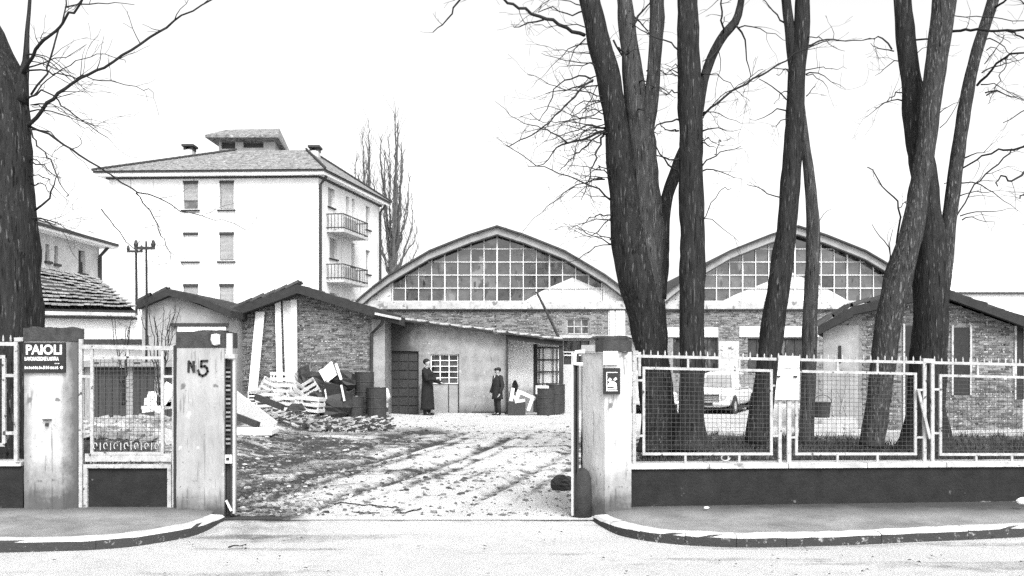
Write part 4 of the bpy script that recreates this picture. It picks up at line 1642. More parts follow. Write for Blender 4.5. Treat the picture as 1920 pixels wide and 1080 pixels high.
def fq(px, py):
    p = fp(px, py)
    s = (FY(px) + YO) / FY(px)
    return Vector((p.x * s, p.y * s, CAMZ + (p.z - CAMZ) * s))


def top_y(px):
    return 667.5 + (px - 1190) / 715 * 16.0


# top rails between posts
segs = [(1192, 1455), (1485, 1733), (1747, 2440)]
for a, b in segs:
    MB().bar(fq(a, top_y(a)), fq(b, top_y(b)), .031, .03).build('top_rail', M_iron, fence)
px = 1207
spk = None
while px < 2435:
    if not (1733 < px < 1748):
        mb = MB()
        b = fq(px, top_y(px) - 1.5)
        h = rng.uniform(.045, .068)
        mb.lathe((b.x, b.y, b.z), [(.009, 0), (.009, h * .6), (.002, h)], 5)
        mb.build('spike', M_iron, fence)
    px += 13.3
# posts
for px, y0, y1 in ((1189, 661, 872), (1462, 672, 868), (1479, 672, 868), (1733, 674, 867), (1748, 674, 867), (2095, 688, 866), (2438, 696, 864)):
    MB().bar(fq(px, y0), fq(px, y1), .036 if px != 1479 else .045).build('post', M_iron, fence)
MB().bar(fq(1730, 676), fq(1751, 677), .05, .04).build('post_cap', M_iron, fence)
MB().bar(fq(1199, 660), fq(1199, 705), .03).build('post', M_iron, fence)
MB().bar(fq(1186, 661), fq(1196, 661), .04).build('post_cap', M_iron, fence)
# frames
for a, b, yt0, yt1, yb in ((1207, 1446, 690, 695, 851), (1493, 1716, 696, 701, 851), (1763, 2080, 704, 711, 852), (2110, 2425, 712, 720, 852)):
    cs = [fq(a, yb), fq(b, yb), fq(b, yt1), fq(a, yt0)]
    frame4(fence, cs, .029, 'panel_frame')
    nx = int(round((b - a) / 8.4)); ny = 19
    mesh_wires(fence, cs, nx, ny)
for (p, q) in (((1290, 670), (1290, 690)), ((1645, 679), (1645, 699)), ((1833, 683), (1833, 704)), ((1900, 684), (1900, 706)), ((1386, 672), (1386, 692)), ((1570, 676), (1570, 697)),
               ((1285, 852), (1285, 868)), ((1386, 852), (1386, 868)), ((1570, 852), (1570, 867)), ((1645, 852), (1645, 867)), ((1830, 853), (1830, 866)), ((1897, 853), (1897, 866)),
               ((1190, 713), (1207, 713)), ((1190, 817), (1207, 817)), ((1446, 723), (1462, 723)), ((1446, 817), (1462, 817)), ((1480, 720), (1493, 720)), ((1480, 820), (1493, 820)),
               ((1717, 731), (1733, 731)), ((1717, 820), (1733, 820)), ((1748, 730), (1763, 730)), ((1748, 812), (1763, 812))):
    MB().bar(fq(*p), fq(*q), .024).build('bracket', M_iron, fence)
MB().bar(fq(1718, 730) + Vector((0, -.05, 0)), fq(1740, 822) + Vector((0, -.05, 0)), .03).build('brace', M_iron, fence)
# scroll of bent iron under the first panel
pts = [fq(1360 + 9 * math.cos(a * .55) * (1 - a * .03), 858 + 6 * math.sin(a * .55)) for a in range(0, 14)]
MB().tube(pts, .008, 5).build('iron_scroll', M_iron, fence)

# white notice board tied over the twin posts
nb = thing('notice_board', 'blank white sheet tied to the right fence between two mesh panels', 'notice', tuple(fq(1475, 750)))
o = Vector((0, -.045, 0))
mb = MB()
cs = [fq(1451, 749), fq(1496, 749), fq(1497, 668), fq(1459, 667)]
N_ = 8
g = []
for j in range(N_ + 1):
    for i in range(N_ + 1):
        p = cs[0].lerp(cs[1], i / N_).lerp(cs[3].lerp(cs[2], i / N_), j / N_) + o
        p.y += .02 * mnoise.noise(Vector((i * .5, j * .4, 3)))
        g.append(p)
fs = [(j * (N_ + 1) + i, j * (N_ + 1) + i + 1, (j + 1) * (N_ + 1) + i + 1, (j + 1) * (N_ + 1) + i) for j in range(N_) for i in range(N_)]
back = [p + Vector((0, .008, 0)) for p in g]
M_ = len(g)
mb.add(g + back, fs + [tuple(M_ + k for k in reversed(f)) for f in fs] +
       [(i, M_ + i, M_ + i + 1, i + 1) for i in range(N_)])
mb.build('sheet', M_white, nb)
for (a, b, y) in ((1455, 1460, 706), (1485, 1492, 706)):
    MB().bar(fq(a, y) + o * 1.4, fq(b, y) + o * 1.4, .02, .02).build('tie', M_black, nb)
MB().bar(fq(1455, 690) + o * 1.25, fq(1496, 690) + o * 1.25, .008, .008).build('string', M_shut, nb)

# left fence and wall
YL = 10.62
wl = thing('boundary_wall', 'low dark boundary wall left of the PAIOLI pillar', 'wall', (X(-60, YL), YL, .1), 'low walls under the street fences')
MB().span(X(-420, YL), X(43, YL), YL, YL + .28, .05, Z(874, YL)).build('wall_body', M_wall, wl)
for i in range(3):
    MB().span(X(-420 + i * 154, YL) + .004, X(-420 + (i + 1) * 154, YL) - .004, YL - .03, YL + .31, Z(873.5, YL), Z(866, YL)).build('coping_slab', M_conc, wl)
lf = thing('iron_fence', 'white-painted iron fence with tall spikes left of the PAIOLI pillar', 'fence', (X(-60, YL), YL + .1, .6), 'iron street fences')
YA = YL + .1
lq = lambda a, b: W(a, b, YA)
MB().bar(lq(-420, 642), lq(33, 645), .04, .03).build('top_rail', M_iron, lf)
MB().bar(lq(31, 640), lq(31, 868), .04).build('post', M_iron, lf)
MB().bar(lq(28, 637), lq(46, 636), .045, .04).build('post_cap', M_iron, lf)
for a, b in ((-230, 8),):
    cs = [lq(a, 834), lq(b, 834), lq(b, 669), lq(a, 669)]
    frame4(lf, cs, .036, 'panel_frame')
    mesh_wires(lf, cs, 28, 20)
for p, q in (((9, 704), (29, 704)), ((9, 812), (29, 812)), ((-60, 645), (-60, 668)), ((-60, 835), (-60, 866))):
    MB().bar(lq(*p), lq(*q), .034).build('bracket', M_iron, lf)
px = -400
while px < 25:
    b = lq(px, 640)
    MB().lathe(tuple(b), [(.009, 0), (.009, .04), (.002, .07)], 5).build('spike', M_iron, lf)
    px += 14

# pedestrian gate between the two left pillars
YG = 10.68
pg = thing('pedestrian_gate', 'rusty white pedestrian gate with dark sheet foot between the left pillars', 'gate', (X(240, YG), YG, .1))
gq = lambda a, b: W(a, b, YG)
MB().bar(gq(149, 650), gq(331, 653), .045, .04).build('top_rail', M_iron, pg)
MB().bar(gq(152, 636), gq(152, 958), .036).build('stile', M_iron, pg)
MB().bar(gq(326, 646), gq(326, 958), .03).build('stile', M_iron, pg)
MB().bar(gq(331, 648), gq(331, 962), .05).build('hinge_post', M_dark, pg)
cs = [gq(173, 850), gq(305, 850), gq(305, 671), gq(173, 671)]
frame4(pg, cs, .032, 'panel_frame')
mesh_wires(pg, cs, 17, 22, .0028)
for p, q in (((152, 706), (173, 706)), ((152, 809), (173, 809)), ((305, 706), (326, 706)), ((240, 652), (240, 671)), ((305, 650), (305, 671)), ((173, 650), (173, 671))):
    MB().bar(gq(*p), gq(*q), .028).build('bracket', M_iron, pg)
# scrollwork band under the mesh
x = 180
k = 0
while x < 300:
    mb = MB()
    c = gq(x, 836) + Vector((0, -.02, 0))
    if k % 2:
        mb.bar(c + Vector((0, 0, -.045)), c + Vector((0, 0, .035)), .008)
    else:
        mb.tube([c + Vector((.020 * math.cos(a * .63), 0, .034 * math.sin(a * .63))) for a in range(8)], .005, 5)
    mb.build('scroll', M_conc, pg)
    x += 9.6
    k += 1
MB().bar(gq(160, 858), gq(322, 858), .085, .02).build('band_plate', M_iron, pg)
cs = [gq(161, 958), gq(318, 958), gq(318, 874), gq(161, 874)]
frame4(pg, cs, .042, 'foot_frame')
MB().prism([gq(164, 955) + Vector((0, .02, 0)), gq(315, 955) + Vector((0, .02, 0)), gq(315, 877) + Vector((0, .02, 0)), gq(164, 877) + Vector((0, .02, 0))], (0, .01, 0)).build('foot_sheet', M_wall, pg)
MB().span(X(150, YG), X(328, YG), YG - .1, YG + .2, .05, Z(960, YG) + .0).build('threshold', M_conc, pg)



# driveway gate leaves, swung in and seen nearly edge-on
def gate_leaf(px0, px1, ytop, side, label, L=1.9):
    Yh = 10.62
    t = thing('gate_leaf', label, 'gate', (X(px0, Yh), Yh, .05), 'driveway gate leaves')
    w = (px1 - px0) / F * Yh
    zt, zb = Z(ytop, Yh), Z(966, Yh)
    xm = X((px0 + px1) / 2, Yh)
    d = Vector((xm / Yh, 1, 0)).normalized()
    # near stile: channel iron with ribs
    mb = MB()
    mb.span(xm - w / 2, xm + w / 2, Yh + .02, Yh + .05, zb, zt)
    mb.span(xm - w / 2, xm - w / 2 + .018, Yh - .03, Yh + .019, zb, zt)
    mb.span(xm + w / 2 - .018, xm + w / 2, Yh - .03, Yh + .019, zb, zt)
    mb.build('stile', M_dark, t)
    for k in range(18 if side < 0 else 0):
        z = zt - .1 - k * .048
        MB().span(xm - w / 2 + .02, xm + w / 2 - .02, Yh - .02, Yh + .018, z, z + .02).build('rib', M_woodm if k % 3 else M_dark, t)
    p0 = Vector((xm, Yh + .055, 0))
    p1 = p0 + d * L
    for z in (zt - .06, .95, zb + .1):
        MB().bar(p0 + Vector((0, 0, z)), p1 + Vector((0, 0, z)), .045, .05).build('rail', M_iron, t)
    MB().bar(p1 + Vector((0, 0, zb)), p1 + Vector((0, 0, zt)), .045).build('stile', M_iron, t)
    n = Vector((d.y, -d.x, 0))
    MB().prism([p0 + Vector((0, 0, zb + .12)), p1 + Vector((0, 0, zb + .12)), p1 + Vector((0, 0, .92)), p0 + Vector((0, 0, .92))], n * .008).build('foot_sheet', M_wall, t)
    cs = [p0 + Vector((0, 0, .97)), p1 + Vector((0, 0, .97)), p1 + Vector((0, 0, zt - .08)), p0 + Vector((0, 0, zt - .08))]
    mesh_wires(t, cs, 36, 18)
    return t, xm, Yh, zt, zb, w


gl, xm, Yh, zt, zb, w = gate_leaf(421, 437, 674, -1, 'left driveway gate leaf with ribbed stile, beside the N 5 pillar')
# its lock plate, top hinge collar and a pale edge strip
MB().span(xm - .03, xm + .045, Yh - .045, Yh - .031, Z(868, Yh), Z(852, Yh)).build('lock_plate', M_whitep, gl)
MB().span(xm - .012, xm + .02, Yh - .06, Yh - .046, Z(862, Yh), Z(857, Yh)).build('keyhole', M_black, gl)
MB().span(xm - w / 2 - .02, xm + w / 2 + .03, Yh - .05, Yh + .06, Z(672, Yh), Z(664, Yh)).build('hinge_collar', M_iron, gl)
MB().span(xm - .03, xm + .03, Yh - .0, Yh + .05, Z(664, Yh), Z(625, Yh)).build('hinge_pin', M_plasterl, gl)
MB().span(xm + w / 2 + .001, xm + w / 2 + .022, Yh - .02, Yh + .03, zb + .02, zt).build('edge_strip', M_plasterl, gl)
MB().bar(W(424, 938, Yh - .04), W(434, 958, Yh - .04), .02).build('latch', M_whitep, gl)
gr, xm, Yh, zt, zb, w = gate_leaf(1075, 1085, 660, 1, 'right driveway gate leaf seen edge-on beside the right pillar')
MB().span(xm - w / 2 - .022, xm - w / 2 - .001, Yh - .03, Yh + .03, zb, zt).build('edge_strip', M_plasterl, gr)
pts = [W(1096, 659, Yh - .02), W(1080, 660, Yh - .04), W(1077, 668, Yh - .04), W(1078, 682, Yh - .04), W(1092, 683, Yh - .02)]
MB().tube(pts, .022, 6).build('hinge_strap', M_whitep, gr)


# ------------------------------------------------------------------ trees
def px_line(pts, Y, dy=0.0, seed=0):
    """[(px, py, width px)] -> smooth 3D polyline and radii"""
    r = random.Random(seed)
    ph = r.uniform(0, 6)
    P = [W(p[0], p[1], Y + dy * i / max(1, len(pts) - 1)) for i, p in enumerate(pts)]
    R = [p[2] / F * Y / 2 for p in pts]
    n = len(P)
    out, rad = [], []
    for i in range(n - 1):
        p0, p1, p2, p3 = P[max(i - 1, 0)], P[i], P[i + 1], P[min(i + 2, n - 1)]
        m = max(2, int((p2 - p1).length / .11))
        for k in range(m):
            u = k / m
            out.append(.5 * ((2 * p1) + (p2 - p0) * u + (2 * p0 - 5 * p1 + 4 * p2 - p3) * u * u + (3 * p1 - p0 - 3 * p2 + p3) * u ** 3))
            rad.append(R[i] + (R[i + 1] - R[i]) * u)
    out.append(P[-1]); rad.append(R[-1])
    return out, rad


def grow(mb, p, d, L, r0, depth, r, up=.1, kink=.22):
    """a small crooked twig with side twigs"""
    n = max(3, int(L / .09))
    pts, rad = [p], [r0]
    d = d.normalized()
    for i in range(n):
        d = (d + Vector((r.gauss(0, kink), r.gauss(0, kink), r.gauss(0, kink) + up * .3))).normalized()
        p = p + d * (L / n)
        pts.append(p); rad.append(max(.0022, r0 * (1 - .75 * (i + 1) / n)))
    mb.tube(pts, rad, 4, cap=False)
    if depth > 0:
        for i in range(1, n):
            if r.random() < .34:
                s = (d + Vector((r.uniform(-1, 1), r.uniform(-1, 1), r.uniform(-.6, .9)))).normalized()
                grow(mb, pts[i], s, L * r.uniform(.25, .5), rad[i] * .7, depth - 1, r, up, kink)


def branch(t, pts, Y, seed, twigs, m=M_twig, dy=None, dens=1.0, tl=.7):
    r = random.Random(seed)
    dyy = r.uniform(-1.3, .6) if dy is None else dy
    P, R = px_line(pts, Y, dyy, seed)
    # knobbly run
    P = [p + Vector((r.gauss(0, .012), r.gauss(0, .02), r.gauss(0, .012))) if i else p for i, p in enumerate(P)]
    MB().tube(P, [max(.003, q) for q in R], 6, bump=.15, seed=seed).build('branch', m, t, smooth=True)
    for i in range(2, len(P)):
        if r.random() < .20 * dens:
            d = (P[i] - P[i - 1]).normalized()
            s = d * r.uniform(.2, 1) + Vector((r.uniform(-1, 1), r.uniform(-1, 1), r.uniform(-.8, .8))) * .8
            grow(twigs, P[i], s, tl * r.uniform(.25, 1), min(.0065, max(.003, R[i] * .55)), 1, r, .05)


def extend(pts, dx, top=-700, k=.45):
    """carry a stem on above the frame, tapering"""
    x, y, w = pts[-1]
    px0, py0, _ = pts[-2]
    sl_ = (x - px0) / (y - py0) if y != py0 else 0
    out = list(pts)
    n = 5
    for i in range(1, n + 1):
        yy = y + (top - y) * i / n
        out.append((x + sl_ * (yy - y) * .7 + dx * i / n, yy, w * (1 - .8 * i / n)))
    return out


def upper_crown(t, twigs, stem, Y, seed, nb=7):
    """bare limbs above the frame, so that the tree goes on where the photograph stops"""
    r = random.Random(seed)
    for k in range(nb):
        i = int(len(stem) * r.uniform(.66, .97))
        x, y = stem[i][0], stem[i][1]
        if y > -60:
            continue
        s = r.choice((-1, 1))
        L = r.uniform(160, 340)
        pts = [(x, y, 9), (x + s * L * .35, y - L * .3, 7), (x + s * L * .7, y - L * .65, 4), (x + s * L, y - L * .8, 2)]
        if min(p[1] for p in pts) < -20 and all(p[1] < -15 for p in pts):
            branch(t, pts, Y, seed * 17 + k, twigs, dens=.7)


def dense(pts):
    out = []
    for a, b in zip(pts, pts[1:]):
        for k in range(6):
            f = k / 6
            out.append(tuple(a[j] + (b[j] - a[j]) * f for j in range(3)))
    return out + [pts[-1]]


# where the fine hanging twigs crowd: x from-to, y from-to, reach from-to, how many
HAZE = {5: [(1125, 1150, 110, 340, -50, -170, 20), (1150, 1165, 330, 470, -40, -120, 5), (1165, 1235, 40, 330, 25, 60, 8), (1095, 1120, -40, 90, -60, -150, 5)],
        8: [(1312, 1318, 60, 420, 30, 95, 7), (1272, 1276, 60, 320, -20, -50, 5)],
        12: [(1478, 1484, 40, 260, -25, -80, 4), (1508, 1512, 40, 260, 25, 80, 4)],
        21: [(1835, 1850, 60, 180, 30, 110, 7), (1790, 1805, 250, 420, 40, 120, 5), (1690, 1700, 60, 200, -30, -80, 3)],
        3: [(52, 60, 160, 420, 40, 150, 9), (48, 52, 60, 160, 60, 160, 4)], 33: [(2075, 2080, 120, 420, -130, -200, 6)]}


def tree(label, Y, stems, branches, seed, group='bare street-side trees', barks=None, dens=1.0, upper=6, loc=None, name='bare_tree'):
    b = stems[0][0]
    t = thing(name, label, 'tree', (X(b[0], Y), Y, gh(X(b[0], Y), Y)), group)
    twigs = MB()
    for i, s in enumerate(stems):
        st = extend(s, 0) if s[-1][1] <= 5 else s
        P, R = px_line(st, Y - (.35 if (seed == 21 and i == 1) else 0), (0 if i == 0 else .25 * (1 if (i % 2 and seed != 21) else -1)), seed + i)
        MB().tube(P, R, 18, bump=.16, seed=seed * 3.1 + i * 1.7).build('trunk', (barks or {}).get(i, M_bark), t, smooth=True)
        if s[-1][1] <= 5:
            upper_crown(t, twigs, dense(st), Y, seed * 31 + i, upper)
    rz_ = random.Random(seed * 7 + 1)
    for (xa, xb, ya, yb, dx0, dx1, n_) in HAZE.get(seed, []):
        for q in range(n_):
            x_, y_ = rz_.uniform(xa, xb), rz_.uniform(ya, yb)
            L_ = rz_.uniform(abs(dx0), abs(dx1)) * (1 if dx0 > 0 else -1)
            dr = rz_.uniform(-.5, .75)
            branches = branches + [wl_([(x_, y_), (x_ + L_ * .3, y_ + abs(L_) * dr * .15 - 6), (x_ + L_ * .65, y_ + abs(L_) * dr * .5), (x_ + L_, y_ + abs(L_) * dr * 1.0)], rz_.uniform(2.2, 3.4), .7)]
    for i, br_ in enumerate(branches):
        branch(t, br_, Y, seed * 101 + i, twigs, dens=dens)
    if twigs.v:
        twigs.build('twigs', M_twig, t, kind='stuff')
    return t


def wl_(pts, w0, w1):
    n = len(pts)
    return [(x, y, w0 + (w1 - w0) * i / (n - 1)) for i, (x, y) in enumerate(pts)]


# far left tree
tree('thick dark tree trunk at the left edge behind the fence', 12.4,
     [[(8, 905, 150), (5, 780, 140), (4, 640, 136), (5, 520, 132), (2, 400, 128), (-2, 300, 118), (-6, 215, 112), (-10, 150, 100), (-30, 90, 88), (-60, 20, 78), (-85, -60, 70)],
      [(28, 190, 50), (40, 150, 24), (48, 115, 12), (51, 60, 8), (56, 0, 6)]],
     [wl_([(42, 140), (70, 95), (100, 60), (150, 8), (180, -40)], 7, 3),
      wl_([(50, 238), (80, 208), (110, 175), (165, 140), (230, 105), (310, 52), (345, 30), (410, -8)], 8, 2.2),
      wl_([(45, 137), (75, 128), (100, 135), (130, 141), (205, 152), (250, 164), (290, 174)], 4, 1),
      wl_([(48, 188), (70, 176), (95, 178), (140, 215), (165, 235), (200, 257)], 4, 1.3),
      wl_([(52, 235), (90, 250), (150, 290), (200, 322), (255, 362), (300, 372), (340, 392), (400, 412), (470, 432)], 5, 1),
      wl_([(255, 362), (280, 395), (300, 430), (312, 460), (323, 492)], 3, 1),
      wl_([(54, 240), (75, 275), (100, 312), (112, 345), (130, 370)], 3.5, 1.2),
      wl_([(66, 394), (90, 370), (100, 345), (106, 328)], 4.5, 1.5),
      wl_([(56, 300), (80, 310), (100, 326), (114, 333)], 3, 1.2),
      wl_([(58, 178), (85, 140), (105, 75), (122, 10), (116, -20)], 5, 2),
      wl_([(122, 14), (165, 6), (200, 5), (250, 6)], 3, 1),
      wl_([(62, 180), (90, 150), (130, 120), (170, 104), (210, 105), (240, 118)], 2.5, 1),
      wl_([(190, 392), (215, 425), (240, 455), (258, 472)], 2.2, 1.2),
      wl_([(60, 200), (100, 200), (140, 225), (180, 250)], 2, .8),
      wl_([(68, 412), (90, 416), (115, 420)], 3, 1)],
     3, dens=1.7, upper=3)

# tree 1: three stems rising left of centre
tree('triple-stemmed bare tree leaning left, nearest the right gate pillar', 16.6,
     [[(1241, 842, 110), (1239, 820, 80), (1233, 760, 64), (1222, 660, 62), (1213, 590, 70), (1202, 540, 78), (1188, 470, 72), (1178, 420, 60), (1165, 330, 50), (1156, 240, 46), (1142, 150, 45), (1122, 75, 42), (1106, 0, 38), (1100, -30, 36)],
      [(1218, 600, 52), (1216, 500, 60), (1216, 420, 58), (1210, 340, 50), (1203, 270, 52), (1192, 180, 44), (1180, 90, 32), (1171, 0, 28), (1168, -30, 26)],
      [(1206, 300, 30), (1214, 240, 26), (1222, 180, 27), (1228, 110, 25), (1231, 50, 28), (1232, 0, 26), (1233, -30, 26)],
      [(1234, 560, 30), (1240, 470, 32), (1243, 410, 26), (1252, 365, 22), (1264, 330, 22), (1270, 303, 16), (1280, 275, 11), (1294, 235, 7), (1302, 200, 4)]],
     [wl_([(1096, 66), (1060, 52), (1025, 36), (985, 18), (940, -4), (900, -22)], 7, 4),
      wl_([(1020, 37), (990, 44), (962, 53)], 3.5, 1.5),
      wl_([(1112, 150), (1085, 172), (1060, 200), (1010, 245), (975, 262), (953, 276)], 4.5, 1.6),
      wl_([(1108, 148), (1085, 142), (1060, 152), (1040, 170), (1025, 205), (1010, 224), (995, 212)], 3.5, 1.2),
      wl_([(1112, 152), (1085, 162), (1060, 168), (1022, 174)], 4, 1.5),
      wl_([(1140, 242), (1105, 256), (1065, 268), (1046, 278), (1020, 308), (990, 312)], 5, 1.4),
      wl_([(1065, 268), (1040, 252), (1017, 240), (970, 226), (930, 190)], 3, .8),
      wl_([(1140, 240), (1098, 275), (1070, 298), (1050, 322)], 4, 1.2),
      wl_([(1132, 248), (1122, 280), (1112, 312), (1098, 350), (1088, 376)], 4.5, 1.2),
      wl_([(1146, 376), (1122, 355), (1100, 345), (1050, 325), (1008, 308), (965, 283), (945, 270)], 4, 1),
      wl_([(1146, 338), (1132, 320), (1121, 309)], 3.5, 1.4),
      wl_([(1098, 72), (1080, 92), (1066, 125)], 3, 1),
      wl_([(1122, 12), (1085, 24), (1062, 28), (1035, 12), (1010, 26), (1018, 10)], 3.5, 1.2),
      wl_([(1130, 190), (1095, 190), (1070, 215), (1085, 240)], 2.5, 1),
      wl_([(1120, 160), (1100, 200), (1095, 238)], 2, 1),
      wl_([(1150, 400), (1110, 440), (1080, 425), (1040, 428)], 2.4, .9),
      wl_([(1156, 452), (1120, 440), (1078, 428)], 2.6, .8),
      wl_([(1138, 215), (1110, 205), (1092, 212), (1088, 240)], 2.5, 1),
      wl_([(1150, 75), (1170, 110), (1175, 90)], 4, 2),
      wl_([(1160, 90), (1172, 102), (1178, 95)], 5, 2.5),
      wl_([(1185, 50), (1205, 20), (1225, 5)], 5, 2),
      wl_([(1180, 20), (1200, 40), (1216, 62)], 4, 2),
      wl_([(1102, -120), (1000, -100), (900, -55), (862, 2), (838, 36), (811, 60)], 7, 1.6),
      wl_([(1134, 205), (1085, 222), (1040, 200), (1000, 205)], 2.4, .9),
      wl_([(1136, 232), (1090, 250), (1075, 300), (1060, 320)], 2.4, .9)],
     5, barks={1: M_barkm, 2: M_barkm}, dens=2.4)

# tree 2: straight dark stem
tree('straight single-stemmed bare tree second from the right gate pillar', 15.9,
     [[(1297, 842, 84), (1297, 820, 58), (1297, 760, 45), (1297, 640, 46), (1298, 520, 46), (1297, 400, 46), (1295, 300, 44), (1294, 200, 47), (1291, 100, 42), (1290, 0, 38), (1290, -30, 36)],
      [(1300, 240, 30), (1314, 180, 18), (1322, 140, 17), (1340, 95, 17), (1358, 65, 17), (1378, 42, 15), (1388, 10, 12), (1392, -30, 11)]],
     [wl_([(1314, 218), (1345, 192), (1400, 155), (1440, 133), (1475, 112), (1510, 92), (1555, 74)], 5, 2),
      wl_([(1318, 222), (1350, 182), (1385, 160), (1430, 130)], 2, 1),
      wl_([(1316, 312), (1340, 292), (1362, 282), (1388, 276)], 3, 1.2),
      wl_([(1340, 290), (1346, 270), (1352, 262)], 2, 1),
      wl_([(1312, 420), (1335, 380), (1352, 356), (1370, 354)], 2.2, 1),
      wl_([(1380, 48), (1398, 75), (1402, 110), (1404, 152)], 4, 1.5),
      wl_([(1385, 52), (1410, 52), (1440, 60), (1480, 75)], 3, 1),
      wl_([(1270, 92), (1258, 80), (1232, 72), (1200, 55), (1180, 42)], 3.5, 1.5),
      wl_([(1274, 225), (1250, 228), (1230, 236), (1222, 262)], 4, 2),
      wl_([(1272, 245), (1250, 244), (1238, 230)], 4, 1.5),
      wl_([(1270, 320), (1245, 300), (1225, 270)], 4, 2),
      wl_([(1276, 300), (1256, 298), (1232, 292)], 4, 2),
      wl_([(1356, 60), (1353, 30), (1352, -10)], 4, 2.5),
      wl_([(1352, 82), (1330, 110), (1320, 112)], 3, 1.5),
      wl_([(1345, 90), (1350, 130), (1340, 180)], 1.8, .8)],
     8, dens=1.5)

# tree 3
tree('leaning bare tree behind the blank white notice', 16.4,
     [[(1416, 832, 42), (1428, 760, 42), (1441, 680, 42), (1452, 600, 44), (1465, 500, 40), (1475, 430, 36), (1483, 330, 36), (1490, 230, 34), (1494, 140, 32), (1503, 60, 30), (1505, 0, 27), (1506, -30, 26)],
      [(1494, 160, 20), (1486, 105, 20), (1480, 50, 18), (1474, 0, 18), (1472, -30, 17)]],
     [wl_([(1514, 86), (1532, 78), (1550, 75), (1600, 76), (1640, 72)], 4, 1.2),
      wl_([(1480, 190), (1455, 168), (1425, 147)], 3, 1.5),
      wl_([(1512, 180), (1522, 170), (1530, 160)], 2.5, 1.2),
      wl_([(1470, 372), (1440, 362), (1402, 346)], 3.2, 1.2),
      wl_([(1480, 130), (1450, 130), (1425, 146), (1404, 152)], 2, 1),
      wl_([(1476, 50), (1450, 20), (1420, -8)], 3.5, 1.5)],
     12, barks={2: M_barkm}, dens=1.4)
tree('slender bare stem rising beside the leaning tree', 17.2,
     [[(1512, 832, 28), (1515, 740, 27), (1518, 620, 27), (1522, 520, 25), (1525, 450, 24), (1523, 390, 23), (1517, 330, 21), (1509, 260, 16), (1503, 190, 10), (1498, 120, 6)]],
     [wl_([(1530, 420), (1545, 400), (1560, 392)], 1.6, .8)], 15, barks={0: M_barkm}, dens=.8)

# tree 4: big double tree on the right
tree('twin-stemmed bare tree with lichen-pale left stem before the right brick shed', 16.2,
     [[(1738, 845, 120), (1738, 822, 84), (1738, 760, 67), (1741, 680, 62), (1744, 600, 62), (1745, 520, 62), (1743, 440, 56), (1738, 370, 44), (1728, 300, 46), (1716, 225, 40), (1708, 150, 36), (1699, 80, 36), (1692, 0, 33), (1690, -30, 32)],
      [(1634, 838, 42), (1645, 760, 42), (1656, 680, 42), (1666, 600, 46), (1682, 530, 50), (1700, 470, 46), (1714, 410, 40), (1727, 340, 36), (1737, 270, 34), (1746, 190, 36), (1756, 110, 38), (1766, 40, 40), (1772, 0, 40), (1776, -30, 38)],
      [(1752, 640, 34), (1760, 570, 32), (1769, 510, 30), (1776, 460, 26), (1782, 400, 26), (1791, 320, 25), (1802, 250, 24), (1815, 170, 22), (1828, 110, 20), (1846, 50, 20), (1862, 0, 20), (1870, -30, 18)]],
     [wl_([(1672, 92), (1655, 74), (1640, 70), (1615, 78)], 4, 1),
      wl_([(1676, 96), (1650, 90), (1632, 82)], 2.5, 1),
      wl_([(1705, 72), (1735, 73), (1760, 70)], 4, 3),
      wl_([(1780, 60), (1810, 56), (1845, 57), (1885, 57), (1935, 58)], 5.5, 4),
      wl_([(1780, 28), (1830, 32), (1880, 38), (1935, 42)], 2, 1.5),
      wl_([(1885, 57), (1905, 66), (1935, 80)], 3.5, 2.5),
      wl_([(1860, 20), (1880, 4), (1910, -16)], 5, 3),
      wl_([(1832, 160), (1850, 140), (1870, 118), (1892, 102), (1930, 98)], 5, 3.5),
      wl_([(1892, 102), (1880, 130), (1866, 165), (1852, 195)], 2.4, 1),
      wl_([(1800, 318), (1830, 298), (1870, 282), (1900, 280), (1940, 268)], 3, 4),
      wl_([(1794, 404), (1815, 370), (1828, 348), (1860, 318), (1898, 282)], 3, 3),
      wl_([(1685, 480), (1683, 440), (1686, 390), (1665, 358), (1628, 314)], 5, 1.8),
      wl_([(1686, 390), (1694, 382), (1700, 378)], 2, 1),
      wl_([(1672, 500), (1665, 465), (1650, 440), (1636, 420)], 2.6, 1),
      wl_([(1668, 490), (1670, 455), (1672, 432)], 2, 1),
      wl_([(1846, 120), (1868, 90), (1885, 66)], 2, 1),
      wl_([(1758, 215), (1780, 200), (1800, 190)], 2.2, 1),
      wl_([(1762, 240), (1785, 215), (1802, 182)], 2, .9),
      wl_([(1714, 105), (1730, 92), (1745, 88)], 2, .8),
      wl_([(1770, 345), (1782, 340), (1795, 350)], 2, .9)],
     21, barks={1: M_barkp, 2: M_barkp}, dens=1.8)

# limb of a tree beyond the right edge, and the one hanging in at the top
tree('bare tree outside the right edge whose limbs reach into view', 16.8,
     [[(2085, 835, 46), (2083, 600, 44), (2080, 300, 42), (2085, 0, 38), (2088, -30, 36)]],
     [wl_([(2070, 300), (2000, 315), (1935, 318), (1900, 338), (1878, 330), (1868, 350)], 6, 2),
      wl_([(2070, 420), (1990, 390), (1935, 362), (1912, 372)], 5, 2),
      wl_([(2080, 100), (2010, 60), (1950, 30), (1905, -5)], 5, 2),
      wl_([(2080, 160), (2000, 190), (1935, 200), (1880, 230)], 5, 1.4)], 33, dens=1.0, upper=3)
# top-centre drooping twig belongs to a tree on the near side of the road
# (reaches in from above)


